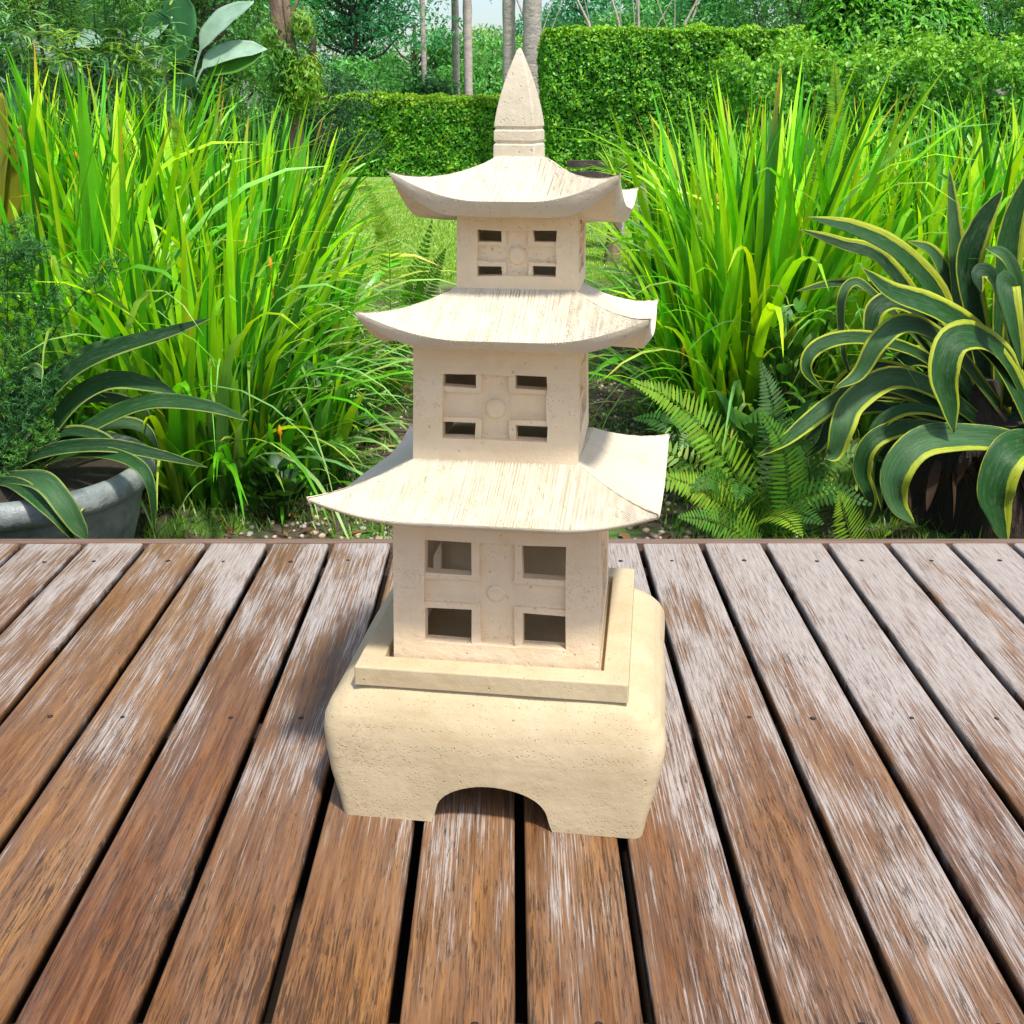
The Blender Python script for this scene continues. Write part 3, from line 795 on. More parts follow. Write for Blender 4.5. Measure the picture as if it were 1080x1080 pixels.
# heart of the plant
hm = MB()
hm.tube([Vector((.0,.05,-.16)), Vector((0,.05,-.02)), Vector((0,.05,.12))], [.13,.11,.05], 12, wob=.3, col=(.1,.16,.06))
hm.build('stem', M_STUMP, agr)
dl = MB()     # withered brown leaves hanging under the rosette
for k in range(34):
    u = rng.uniform(920, 1080); p0 = at(u, rng.uniform(478, 500), 3.1)-RC; L_ = rng.uniform(.07, .19)
    blades(dl, np.array([tuple(p0)]), [rng.uniform(0,6.3)], L_, rng.uniform(.012,.035), 2.4, rng.uniform(.3,.8), np.array([(.075,.042,.024)])*rng.uniform(.4,1.5), nseg=6, twist=1.5)
dl.build('dry_leaves', M_DRY, agr)

# stump under it
SC_ = at(1040, 565, 3.45); sx, sy = SC_.x, 3.42
st = tag(empty('tree_stump', (sx, sy, GZ)), 'dark cracked rotten tree stump under the big variegated agave', 'stump')
smb = MB(); rings = []
for k in range(15):
    z = k/14*.36
    rings.append([(( .34+.04*math.sin(a*3)+.05*mn.noise(Vector((math.cos(a)*2.2,math.sin(a)*2.2,z*3)))+.03*mn.noise(Vector((a*9,z*2,3))))*(1+.10*(1-z/.36)-.08*(z/.36)**3*2.2)*math.cos(a),
                   (.34+.04*math.sin(a*3)+.05*mn.noise(Vector((math.cos(a)*2.2,math.sin(a)*2.2,z*3)))+.03*mn.noise(Vector((a*9,z*2,3))))*(1-.08*(z/.36)**3*2.2)*math.sin(a), z)
                  for a in [2*math.pi*j/72 for j in range(72)]])
smb.loft(rings, cap1=True); smb.build('trunk', M_STUMP, st)

# left pot and its agave
PC = Vector((-1.50, 3.02, GZ))
pot = tag(empty('round_pot', PC), 'large weathered grey round pot with thick rim behind the deck at the left', 'pot')
pm = MB()
def cring(r, z, n=64, wob=.0): return [(r*math.cos(2*math.pi*i/n)*(1+wob*math.sin(3*i/n*6.28)), r*math.sin(2*math.pi*i/n), z) for i in range(n)]
pm.loft([cring(.27,0), cring(.285,.02), cring(.318,.12), cring(.338,.20), cring(.345,.235)], cap0=True)
pm.build('body', M_POT, pot)
pm = MB()
pm.loft([cring(.343,.235), cring(.362,.24), cring(.382,.252), cring(.388,.275), cring(.384,.298), cring(.372,.316), cring(.352,.322), cring(.334,.314), cring(.322,.295), cring(.315,.25)])
pm.build('rim', M_POT, pot)
pm = MB(); pm.loft([cring(.319,.262), cring(.2,.275), cring(.05,.28)], cap1=True); pm.build('soil', M_SOIL, pot)
LCt = at(10, 490, 3.05)
agl = tag(empty('variegated_agave', LCt), 'dark green variegated agave with long curved leaves growing in the grey pot', 'plant')
def B(u, v, dy): return at(u, v, 3.05+dy)
L_LEAVES = [
 ([(5,495,0),(35,440,-.05),(74,395,-.1),(122,369,-.14),(178,352,-.17),(222,336,-.2)], .075, AG2, 0),
 ([(0,490,.05),(30,420,.05),(80,380,.05),(130,362,.05),(165,358,.0)], .07, AG3, 0),
 ([(15,500,0),(50,462,-.05),(81,422,-.08),(118,403,-.1),(159,407,-.12),(187,416,-.12)], .085, AG, 0),
 ([(20,505,0),(74,465,-.08),(122,437,-.12),(167,424,-.15),(222,430,-.18),(262,444,-.2)], .07, AG, 0),
 ([(-10,510,0),(30,485,-.1),(67,473,-.15),(118,471,-.2),(167,480,-.22),(219,493,-.24)], .06, AG2, 0),
 ([(0,505,0),(25,505,-.25),(48,510,-.38),(66,530,-.42),(82,555,-.43),(92,570,-.43)], .085, AG3, .2),
 ([(-5,508,0),(15,510,-.25),(35,522,-.38),(60,545,-.43),(80,572,-.43)], .06, AG, 0),
 ([(20,500,0),(70,480,-.1),(110,478,-.2),(145,490,-.27),(160,515,-.3),(163,563,-.3)], .05, AG, 0),
 ([(20,495,0),(80,462,0),(125,447,0),(152,452,0),(168,474,-.02)], .055, AG3, 0),
 ([(0,480,.05),(20,420,.05),(38,380,.02),(30,390,-.02)], .08, AG2, 0),
 ([(-5,480,.05),(10,430,0),(35,392,-.05),(45,400,-.08)], .07, AG3, 0),
 ([(10,490,.05),(60,440,.1),(95,420,.12),(140,425,.14),(160,440,.14)], .055, AG2, 0),
 ([(-10,490,0),(-50,430,0),(-100,400,0),(-160,400,0)], .08, AG, 0),
 ([(-10,490,0),(-60,460,-.1),(-110,470,-.2),(-150,500,-.3)], .07, AG2, 0),
 ([(5,500,0),(40,470,-.05),(75,455,-.1),(110,462,-.15),(130,480,-.18)], .05, AG2, 0),
]
for pts, wd_, col, fc in L_LEAVES:
    strap(agl, [B(*p) for p in pts], wd_*.74, col, fc, org=LCt, mat=M_AGAVE2)

# ------------------------------------------------------------------ ferns
def frond(mb, pts, w, col, nl=26, dens=1, prof=None, fwd=.35):
    cv = catmull(pts, 40); Lt = sum((cv[i+1]-cv[i]).length for i in range(40))
    mb.tube(cv[::4], [.0022*(1-.7*i/10) for i in range(11)], 4, cap=False, col=tuple(c*.7 for c in col))
    P = []; D = []; Nn = []; S = []
    for k in range(nl):
        q = (k+.5)/nl; i = q*40; a = int(i); p = cv[a].lerp(cv[min(a+1,40)], i-a)
        t = (cv[min(a+1,40)]-cv[max(a-1,0)]).normalized()
        sd = t.cross(Vector((0,-.7,.7))); sd = sd.normalized() if sd.length > .1 else Vector((1,0,0))
        ww = w*(float(np.interp(q, [0,.12,.35,.7,1],[.35,.85,1,.62,.05])))
        for s in (-1, 1):
            d = (sd*s+t*fwd).normalized(); n = d.cross(t)*s
            P.append(p+d*ww*.5); D.append(d); Nn.append(n); S.append((ww, Lt/nl))
    P = np.array([tuple(x) for x in P]); D = np.array([tuple(x) for x in D]); Nn = np.array([tuple(x) for x in Nn]); S = np.array(S)
    N = len(P); D = D+rng.normal(0,.06,(N,3)); D /= np.linalg.norm(D,axis=1)[:,None]
    T = np.cross(Nn, D); T /= np.linalg.norm(T,axis=1)[:,None]+1e-9
    hw = np.minimum(S[:,1]*.34, .009)[:,None]; hl = (S[:,0]*.5)[:,None]; Nn /= np.linalg.norm(Nn,axis=1)[:,None]+1e-9
    cur = Nn*hl*.12*rng.uniform(-1,1,(N,1))
    v = np.stack([P-D*hl, P-D*hl*.6+T*hw, P+D*hl*.3+T*hw*.8+cur*.5, P+D*hl+cur, P+D*hl*.3-T*hw*.8+cur*.5, P-D*hl*.6-T*hw], 1).reshape(-1,3)
    b0 = (np.arange(N)*6)[:,None,None]
    f = (b0+np.array([(0,1,2,3),(0,3,4,5)])[None]).reshape(-1,4)
    mb.add(v, f, np.repeat(jit(col, N, .2, .1), 6, 0))
def fern(name, loc, fr_list, label, grp=None):
    o = tag(empty(name, loc), label, 'fern', grp); L = Vector(loc)
    for pts, w, col, nl in fr_list:
        mb = MB(); frond(mb, [Vector(p)-L for p in pts], w, col, nl); mb.build('frond', M_FERN, o)
    return o
FG = (.10,.26,.02); FY = (.24,.42,.03); FD = (.05,.16,.02); FS = (.16,.28,.12)
def auto_fronds(c, n, L, w, cols, up=.9, dirs=(0,6.28), nl=26):
    out = []; c = Vector(c)
    for k in range(n):
        a = rng.uniform(*dirs); l = L*rng.uniform(.65,1.1); e = up*rng.uniform(.6,1.25)
        d = Vector((math.cos(a), math.sin(a), 0))
        pts = [c, c+d*l*.25+Vector((0,0,l*.35*e)), c+d*l*.55+Vector((0,0,l*.55*e)), c+d*l*.85+Vector((0,0,l*.52*e))]
        out.append((pts, w, cols[rng.integers(len(cols))], nl))
    return out
def pf(Y, *uv): return [at(u, v, Y-.03*i) for i, (u, v) in enumerate(uv)]
b1 = at(790, 590, 3.15)
fern('sword_fern', (b1.x, 3.15, GZ), [
  (pf(3.2,(800,575),(785,520),(745,455),(705,420),(665,402)), .10, FY, 44),
  (pf(3.3,(825,575),(822,500),(815,430),(802,380)), .085, FS, 40),
  (pf(3.1,(800,580),(770,540),(735,515),(700,500)), .085, FY, 34),
  (pf(3.3,(812,575),(775,500),(745,470),(722,465)), .09, FG, 34),
  (pf(3.15,(835,580),(832,520),(825,470),(800,430)), .08, FG, 34),
  (pf(3.2,(850,580),(855,530),(850,480),(832,455)), .08, FD, 30),
  (pf(3.0,(800,585),(775,560),(745,548),(715,545)), .07, FG, 28),
 ]+auto_fronds((b1.x,3.2,GZ+.02), 12, .48, .08, [FG,FD,FD,FY], 1.0), 'bright sword fern arching over the deck edge right of the lantern')
b2 = at(892, 590, 2.62)
fern('sword_fern', (b2.x, 2.62, GZ), [
  (pf(2.64,(905,600),(898,570),(890,540),(884,518)), .075, FY, 26),
  (pf(2.64,(905,600),(915,580),(930,565),(940,562)), .045, FY, 20),
 ], 'small young yellow-green fern frond just above the deck edge beside the stump')
b3 = at(752, 590, 3.5)
fern('sword_fern', (b3.x, 3.6, GZ), auto_fronds((b3.x,3.6,GZ), 16, .45, .075, [FG,FD,FS], 1.1), 'dark bushy fern between the path and the broad-leaved plant on the right')
b4 = at(425, 420, 4.9)
fern('sword_fern', (b4.x, 4.9, GZ), auto_fronds((b4.x-.15,4.9,GZ), 10, .45, .075, [FG,FD], .8, (-1.6,1.2))+[
  (pf(4.9,(400,400),(430,350),(452,300),(470,262)), .09, FD, 40), (pf(4.9,(405,400),(430,330),(440,290),(456,232)), .08, FG, 36)], 'dark green fern leaning over the path left of the lantern')
b5 = at(250, 300, 4.6)
fern('sword_fern', (b5.x, 4.3, GZ), [(pf(4.5,(190,420),(195,260),(192,170),(180,110)), .065, FY, 60), (pf(4.5,(225,420),(215,260),(205,170),(215,130)), .06, FG, 56),
  (pf(4.4,(412,330),(410,260),(400,230),(385,190)), .06, FY, 40)], 'tall upright fern standing among the iris blades of the left bed')
b6 = at(880, 300, 5.0)
fern('sword_fern', (b6.x, 5.0, GZ), [(pf(5.0,(885,330),(884,200),(882,120),(880,62)), .085, FY, 80), (pf(5.0,(880,330),(870,220),(860,170),(845,140)), .07, FG, 60)], 'tall single yellow-green fern frond rising above the right iris bed')
b7 = at(360, 560, 3.5)
fern('sword_fern', (b7.x-.15, 3.7, GZ), auto_fronds((b7.x-.15,3.7,GZ), 12, .4, .07, [FG,FD], 1.0), 'low dark fern at the foot of the left bed beside the gravel')
b8 = at(185, 575, 2.8)
fern('sword_fern', (b8.x, 2.75, GZ), [(pf(2.75,(170,590),(180,570),(188,556),(198,548)), .06, FG, 18),(pf(2.75,(170,590),(165,570),(168,560),(178,552)), .05, FG, 16)], 'small fern tip behind the deck edge just right of the grey pot')

# feathery asparagus fern at the far left
fx = at(5, 480, 3.0)
af = tag(empty('asparagus_fern', (fx.x-.05, 3.0, GZ)), 'feathery blue-green asparagus fern at the left edge above the grey pot', 'fern'); L0 = Vector((fx.x-.05, 3.0, GZ))
for k, (pp) in enumerate([((-20,520),(0,420),(8,330),(5,235)), ((-15,500),(5,430),(30,360),(60,300)), ((-20,500),(20,420),(70,330),(130,272)), ((-20,500),(15,460),(35,420),(62,400)), ((-30,480),(-10,350),(10,280),(25,225)),
        ((-25,520),(5,450),(25,430),(22,380)), ((-20,540),(15,520),(30,480),(50,450)), ((-20,500),(0,400),(20,340),(22,285)), ((-30,520),(10,470),(60,430),(85,360)), ((-30,450),(-5,300),(25,270),(45,260))]):
    mb = MB(); cv = catmull([at(u, v, 2.95+.05*(k%3))-L0 for u, v in pp], 30)
    mb.tube(cv[::3], [.003*(1-.07*i) for i in range(11)], 5, cap=False, col=(.05,.09,.04))
    for i in range(8, 30):
        p = cv[i]
        for q in range(3):
            d = Vector((rng.normal(), rng.normal()*.4, rng.normal()*.7+.2)).normalized(); l = .085*(1-(i/30)**2*.6)
            tip = p+d*l
            mb.tube([p, tip], [.0012,.0006], 3, cap=False, col=(.08,.16,.06))
            N = 26; s = rng.uniform(.15,1.05,N)[:,None]; P = np.array(tuple(p))+np.array(tuple(d*l))*s+rng.normal(0,.0035,(N,3))
            leaves(mb, P, np.tile([0,-1,.3],(N,1)), .016, jit((.08,.28,.07) if k%2 else (.14,.38,.05), N), .16)
    mb.build('frond', M_FERN, af)

# ------------------------------------------------------------------ small broad-leaved plants
def broad_plant(loc, n, L, wd, cols, label, name='broadleaf_plant', up=(.2,1.1), h=.25, cat='plant'):
    o = tag(empty(name, loc), label, cat); mb = MB()
    c = np.array(cols)[rng.integers(len(cols), size=n)]*(1+rng.uniform(-.25,.25,(n,1)))
    az = rng.uniform(0,6.28,n); rr = rng.uniform(0,.13,n)
    P = np.stack([np.cos(az)*rr, np.sin(az)*rr*.6, rng.uniform(.05,h,n)],1)
    stem = MB()
    for p in P: stem.tube([(p[0]*.3,p[1]*.3,0),(p[0]*.6,p[1]*.6,p[2]*.6),tuple(p)], .003, 5, cap=False, col=(.06,.12,.03))
    stem.build('stems', M_FERN, o)
    blades(mb, P, az, L*rng.uniform(.6,1.2,n), wd*rng.uniform(.7,1.2,n), rng.uniform(up[0],up[1],n), rng.uniform(.3,1.0,n), c, nseg=7, twist=.5, fold=.25, prof=([0,.08,.3,.55,.85,1],[.05,.5,1,.95,.4,.02]))
    mb.build('leaves', M_BROAD, o); return o
for (u, v, Y, n, L_, wd_, h_, cols, lb) in [
  (835,395,3.9,60,.11,.055,.62,[(.06,.2,.03),(.12,.3,.03)],'glossy small-leaved shrub between the iris and the agave tips'),
  (795,470,3.45,40,.13,.09,.35,[(.08,.26,.02),(.04,.14,.03),(.20,.40,.02)],'low plant with rounded bright leaves behind the sword fern'),
  (345,470,3.75,70,.10,.055,.42,[(.04,.15,.02),(.09,.26,.03)],'leafy ground plant under the arching iris left of the lantern'),
  (385,440,4.2,50,.10,.05,.30,[(.05,.18,.03),(.15,.32,.04)],'small broad-leaved plant at the path edge left of the lantern'),
  (300,560,3.35,50,.09,.06,.20,[(.02,.09,.02),(.05,.15,.02)],'dark low leafy plant at the foot of the left bed'),
  (735,510,3.6,50,.09,.06,.25,[(.03,.12,.02),(.08,.22,.03)],'dark low leafy plant under the ferns right of the path')]:
    p = at(u, v, Y); broad_plant((p.x, Y, GZ), n, L_, wd_, cols, lb, h=h_)

# big orange-brown leaf at the left edge
p = at(-8, 220, 4.0)
o = tag(empty('croton_plant', (p.x, 4.0, GZ)), 'broad olive-brown leaf pair at the left edge beside the iris', 'plant')
for pts, wv in (([(-12,330),(-10,230),(-2,160),(2,98)], .13), ([(-5,330),(10,240),(18,180),(22,132)], .085)):
    strap(o, [at(u, v, 4.0) for u, v in pts], wv, (.26,.27,.02), 0, org=Vector((p.x,4.0,GZ)), mat=M_BROAD, prof=([0,.2,.45,.7,.9,1],[.3,.8,1,.9,.5,.05]))

# ------------------------------------------------------------------ path cover: grass, moss leaves, pebbles
def inpath(x, y):
    xl = -.72-.03*(y-3.2); xr = .62+.05*(y-3.2)
    return (x > xl) & (x < xr)
mb = MB(); N = 26000
y = 2.45+(rng.uniform(0,1,N)**1.3)*6.2; x = rng.uniform(-1.5,1.6,N)
f = np.array([mn.noise(Vector((a*1.9,b*1.9,4))) for a, b in zip(x, y)])
k = f > -.08; x, y = x[k], y[k]; n = len(x)
blades(mb, np.stack([x,y,np.full(n,GZ)],1), rng.uniform(0,6.28,n), rng.uniform(.03,.085,n), rng.uniform(.003,.007,n), rng.uniform(.1,.9,n), rng.uniform(.2,1.3,n),
       np.clip(np.array([(.12,.28,.02),(.22,.40,.03),(.06,.17,.015)])[rng.integers(3,size=n)]*(1+rng.uniform(-.2,.2,(n,1))),0,1), nseg=3)
tag(mb.build('path_grass', M_BLADE), 'patchy short grass and moss on the garden path behind the deck', 'grass', kind='stuff')
mb = MB(); N = 60000
y = 8.6+rng.uniform(0,1,N)**1.4*11; x = rng.uniform(-1,1,N)*(1.3+.16*(y-8.6))
blades(mb, np.stack([x,y,np.full(N,GZ)],1), rng.uniform(0,6.28,N), rng.uniform(.02,.045,N), rng.uniform(.006,.012,N), rng.uniform(.1,.9,N), rng.uniform(.2,1.0,N),
       np.array([(.24,.42,.03),(.34,.52,.05),(.16,.32,.02)])[rng.integers(3,size=N)]*(1+rng.uniform(-.15,.15,(N,1))), nseg=2)
tag(mb.build('lawn_grass', M_BLADE), 'sunlit mown lawn grass behind the lantern in front of the hedges', 'grass', kind='stuff')
mb = MB(); ico = bmesh.new(); bmesh.ops.create_icosphere(ico, subdivisions=1, radius=1)
iv = np.array([tuple(v.co) for v in ico.verts]); iff = np.array([[v.index for v in f.verts] for f in ico.faces]); ico.free()
N = 2600; y = 2.42+rng.uniform(0,1,N)**1.5*3.6; x = rng.uniform(-.95,.95,N)
PC_ = [(.42,.30,.20),(.30,.22,.17),(.55,.42,.30),(.20,.14,.11),(.38,.34,.30)]
for i in range(N):
    s = rng.uniform(.006,.017)*np.array([1,rng.uniform(.7,1),rng.uniform(.5,.8)]); a = rng.uniform(0,6.28)
    v = iv*s*(1+rng.normal(0,.08,(len(iv),1))); v = np.stack([v[:,0]*math.cos(a)-v[:,1]*math.sin(a), v[:,0]*math.sin(a)+v[:,1]*math.cos(a), v[:,2]],1)
    mb.add(v+np.array([x[i],y[i],GZ+.004]), iff, PC_[rng.integers(5)])
tag(mb.build('gravel', M_PEB), 'brown pebble gravel scattered on the path behind the lantern', 'gravel', kind='stuff')
mb = MB(); N = 700; y = 3+rng.uniform(0,1,N)*3; x = rng.uniform(-1,1,N)
leaves(mb, np.stack([x,y,np.full(N,GZ+.012)],1), np.tile([0,0,1],(N,1)), .05, jit((.30,.16,.07),N,.4), .5, spread=.35)
tag(mb.build('leaf_litter', M_DRY), 'fallen brown leaves lying on the garden path', 'leaf litter', kind='stuff')

# ------------------------------------------------------------------ hedges
def hedge(name, x0, x1, y0, y1, ztop, n, size, cols, label, rough=.05, topcol=None, rx=0, bumpy=.0, group=None, cat='hedge'):
    o = tag(empty(name, ((x0+x1)/2, (y0+y1)/2, GZ)), label, cat, group); L = np.array([(x0+x1)/2,(y0+y1)/2,GZ])
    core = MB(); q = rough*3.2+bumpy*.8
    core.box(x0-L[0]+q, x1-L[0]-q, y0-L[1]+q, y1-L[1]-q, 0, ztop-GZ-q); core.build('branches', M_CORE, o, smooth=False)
    W, D, Z = x1-x0, y1-y0, ztop-GZ
    areas = np.array([W*Z, W*D*1.2, D*Z*.8, D*Z*.8]); ch = rng.choice(4, n, p=areas/areas.sum())
    a, b = rng.uniform(0,1,n), rng.uniform(0,1,n)
    P = np.zeros((n,3)); Nn = np.zeros((n,3))
    for k, (px, py, pz, nn) in enumerate(((a*W, 0*a, b*Z, (0,-1,.25)), (a*W, b*D, 0*a+Z, (0,-.2,1)), (0*a, a*D, b*Z, (-1,0,.25)), (0*a+W, a*D, b*Z, (1,0,.25)))):
        m = ch == k; P[m] = np.stack([px,py,pz],1)[m]; Nn[m] = nn
    nz = np.array([mn.noise(Vector(p)*3.1)+.6*mn.noise(Vector(p)*8) for p in P])
    Nu = Nn/np.linalg.norm(Nn,axis=1)[:,None]
    big_ = np.array([mn.noise(Vector(p)*1.1+Vector((5,2,x0))) for p in P]); P = P+Nu*(big_*rough*2.0)[:,None]
    P = P+Nu*(nz*(rough*1.5+bumpy)-np.abs(rng.normal(0,rough,n)))[:,None]
    P += np.array([x0-L[0], y0-L[1], 0])
    c = np.array(cols)[rng.integers(len(cols), size=n)]*(1+rng.uniform(-.25,.3,(n,1)))
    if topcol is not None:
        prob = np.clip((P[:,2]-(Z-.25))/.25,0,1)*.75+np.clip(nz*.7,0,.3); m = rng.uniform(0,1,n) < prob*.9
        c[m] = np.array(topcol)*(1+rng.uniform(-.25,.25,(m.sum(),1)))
    mb = MB(); leaves(mb, P, Nn*.9, size, np.clip(c,0,1), .55, spread=.55)
    mb.build('foliage', M_LEAF, o); return o
HG = [(.13,.44,.02),(.08,.32,.018),(.23,.56,.03),(.05,.2,.02)]
lx = lambda u, Y: (u-540)/F*Y/1.0
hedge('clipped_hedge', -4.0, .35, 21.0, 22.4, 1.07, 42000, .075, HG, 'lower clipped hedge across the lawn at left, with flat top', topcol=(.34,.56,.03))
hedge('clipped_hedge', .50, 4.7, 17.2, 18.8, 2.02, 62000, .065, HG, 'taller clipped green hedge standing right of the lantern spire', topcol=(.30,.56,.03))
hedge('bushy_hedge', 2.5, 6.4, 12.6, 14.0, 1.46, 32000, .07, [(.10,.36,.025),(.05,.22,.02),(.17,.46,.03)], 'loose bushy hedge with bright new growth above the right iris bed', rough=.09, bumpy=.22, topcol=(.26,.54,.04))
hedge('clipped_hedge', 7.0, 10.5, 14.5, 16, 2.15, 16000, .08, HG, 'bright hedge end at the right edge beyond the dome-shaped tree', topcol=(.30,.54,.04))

# ------------------------------------------------------------------ trees
def tree(loc, h, crown, n, size, cols, label, trunk=(.12,.05), bark=None, nclump=16, asp=.4, droop=.3, lean=0, cat='tree', name='tree', clear=.3, spread=.8, group=None):
    """crown: (rx, ry, rz, zc); leaves sit on many overlapping clumps of uneven size carried by limbs"""
    bark = bark or M_DBARK
    o = tag(empty(name, loc), label, cat, group)
    rx, ry, rz, zc = crown; tb = MB(); pts = [Vector((lean*(k/6)**1.3*h*.3+.04*math.sin(k*2+loc[0]), .03*math.cos(k*1.7), h*k/6)) for k in range(7)]
    tb.tube(pts, [trunk[0]+(trunk[1]-trunk[0])*k/6 for k in range(7)], 9, wob=.3)
    cl = []
    for k in range(nclump):
        a = rng.uniform(0,6.28); e = rng.uniform(-1,1); q = rng.uniform(.35,.95)
        cc = np.array([rx*q*math.cos(a)*math.sqrt(1-e*e), ry*q*math.sin(a)*math.sqrt(1-e*e), zc+rz*e*q])
        s = rng.uniform(.22,.42)*min(rx,rz)
        cl.append((cc, s))
        tz = np.clip(cc[2]-rz*.35, .2, h*.98); kk = tz/h*6; i0 = int(min(5,kk)); pb = pts[i0].lerp(pts[i0+1], kk-i0)
        tb.tube([pb, pb.lerp(Vector(cc), .5)+Vector((0,0,-.08*rz)), Vector(cc)], [trunk[1]*.8, trunk[1]*.5, trunk[1]*.2], 6)
    tb.build('trunk', bark, o)
    mb = MB(); ws = np.array([s**2 for _, s in cl]); ws /= ws.sum()
    for (cc, s), wv in zip(cl, ws):
        m = max(30, int(n*wv)); d = rng.normal(0,1,(m,3)); d /= np.linalg.norm(d,axis=1)[:,None]
        r = s*rng.uniform(.35,1.0,m)**.5; r *= np.array([1+.5*mn.noise(Vector(q)*2.2+Vector(cc)) for q in d])
        P = cc+d*r[:,None]*np.array([1.25,1.1,.75])
        base = np.array(cols[rng.integers(len(cols))]); c = base*(1+rng.uniform(-.3,.35,(m,1)))*(1+rng.uniform(-.15,.15))
        dd = d*.6+np.array([0,0,.5]); leaves(mb, P, dd, size, np.clip(c,0,1), asp, spread=spread, droop=droop)
    mb.build('crown', M_LEAF, o); return o
BG_ = [(.12,.40,.08),(.17,.50,.11),(.06,.24,.05)]
BB = [(.10,.42,.19),(.18,.56,.27),(.06,.27,.13)]
YG = [(.26,.50,.09),(.18,.42,.08),(.34,.56,.12)]
# distant wall of woodland, each crown its own tree
trees = [
 (560,40,3,2.4,2.2,2.6,9000,.17,BB,'distant green tree directly behind the thick palm trunks'),
 (905,33,7,2.6,2.4,3.6,12000,.16,YG,'pale green tree behind the left side of the dome-shaped tree'),
 (1010,30,7,2.6,2.8,3.4,14000,.15,BG_,'green tree behind the right side of the dome-shaped tree'),
 (655,33,7,2.4,1.7,2.6,12000,.15,BG_,'mid-green tree rising over the left half of the tall hedge'),
 # u, Y, h, rx, rz, zc, n, size, cols, label
 (385,25,6.5,2.1,2.4,3.6,22000,.11,BB,'large blue-green feathery tree behind the low hedge, left of the palm trunks'),
 (300,31,7,2.2,3.0,3.6,9000,.16,YG,'pale hazy tree behind the leaning trunk'),
 (235,14,4.5,1.25,2.2,2.3,16000,.07,[(.06,.20,.03),(.09,.26,.03),(.04,.13,.02)],'mid-green bushy tree behind the left iris bed, left of the leaning trunk'),
 (130,15,6,1.6,2.6,2.8,12000,.10,BG_,'dark tree behind the banana leaves'),
 (20,13,6,1.6,2.8,2.6,12000,.10,[(.02,.08,.03),(.03,.11,.04)],'very dark tree in the top left corner'),
 (445,33,3.4,1.8,2.0,2.2,9000,.15,BG_,'dark bush-like tree behind the thin pale trunk'),
 (525,36,2.4,1.8,1.7,1.9,8000,.15,YG,'light green distant tree behind the palm trunks'),
 (610,34,4.6,1.6,1.5,3.6,5000,.15,BB,'small distant tree right of the thick palm trunks'),
 (735,30,7,2.6,2.2,4.2,16000,.12,BB,'wide flat-branched blue-green tree behind the tall hedge'),
 (830,27,7,2.2,2.4,4.0,16000,.12,BG_,'dark green tree left of the dome-shaped tree, behind the hedge'),
 (1075,24,7,1.8,2.2,4.0,12000,.12,[(.07,.20,.04),(.10,.26,.05)],'green tree at the top right corner behind the hedge'),
 (665,38,8,1.6,1.6,4.2,4000,.16,YG,'sparse distant tree with pale bare branches'),
 (-60,19,7,2.4,3.2,3.2,9000,.14,BG_,'dark tree beyond the left edge of the garden'),
 (170,24,8,2.6,3.4,3.6,12000,.14,BG_,'tall dark tree behind the bushy tree at left'),
 (345,18,2.3,1.1,.9,.9,9000,.07,[(.02,.08,.035),(.04,.12,.05)],'dark shrub against the left end of the low hedge'),
]
for i, (u, Y, h, rx, rz, zc, n, s, cols, lb) in enumerate(trees):
    tree((lx(u, Y*.99), Y, GZ), h, (rx, rx*.8, rz, zc), n, s, cols, lb, nclump=40 if n > 10000 else 28, asp=.38, clear=0)
for i, (u, Y, h, rx, zc, lb) in enumerate([(330,23.6,2.2,1.6,1.1,'dark undergrowth bush behind the left end of the low hedge'),(395,24,2.4,1.5,1.1,'undergrowth bush below the blue-green tree, behind the low hedge'),(455,24.5,2.1,1.3,1.0,'undergrowth bush at the foot of the thinnest pale trunk'),(515,27,2.8,1.6,1.4,'pale green bush behind the pair of slender palms'),(600,30,3,1.6,1.5,'bush in the gap right of the thickest palm'),
  (700,27,3.6,2.2,2.2,'bush rising just above the tall hedge'),(800,26,3.8,2.2,2.3,'bush above the tall hedge left of the bushy hedge'),(250,18,3.4,1.4,1.6,'bush behind the leaning tree'),(180,17,3.4,1.5,1.7,'bush behind the banana plant'),(60,17,3.6,1.6,1.8,'dark bush behind the narrow-leaved shrub')]):
    tree((lx(u, Y*.99), Y, GZ), h*.45, (rx, rx*.7, h*.5, zc), 7000, .12, BG_ if i%2 else [(.10,.28,.07),(.05,.17,.05)], lb, nclump=26, name='bush', cat='bush', asp=.42, clear=0)
# dome-shaped climber-covered tree
p = at(950, 20, 15.2)
o = tag(empty('dome_tree', (p.x, 15.6, GZ)), 'dome-shaped dense green tree rising behind the bushy hedge', 'tree')
tb = MB(); tb.tube([(0,0,0),(.02,0,.6),(0,.02,1.4)], [.12,.10,.06], 10, wob=.3); tb.build('trunk', M_DBARK, o)
n = 26000; d = rng.normal(0,1,(n,3)); d /= np.linalg.norm(d,axis=1)[:,None]; d[:,2] = np.abs(d[:,2])*np.where(rng.uniform(0,1,n)<.3,-.5,1)
rr = np.array([1+.09*mn.noise(Vector(q)*3.5)+.06*mn.noise(Vector(q)*9) for q in d])-np.abs(rng.normal(0,.035,n))
P = d*rr[:,None]*np.array([1.30,1.15,1.75])+np.array([0,0,1.45]); cc = np.array([(.10,.38,.02),(.14,.46,.025),(.06,.25,.02),(.22,.56,.04)])[rng.integers(4,size=n)]*rng.uniform(.75,1.3,(n,1))
mb = MB(); leaves(mb, P, d+np.array([0,0,.3]), .11, np.clip(cc,0,1), .42, spread=.45, droop=1.5); cro = mb.build('crown', M_LEAF, o)
mb = MB(); mb.loft([[(1.12*math.cos(a)*math.cos(e), 1.0*math.sin(a)*math.cos(e), 1.45+1.5*math.sin(e)) for a in [2*math.pi*j/28 for j in range(28)]] for e in [R(x) for x in (-30,-10,10,30,50,70,85)]], cap0=True, cap1=True); mb.build('inner_branches', M_CORE, o)
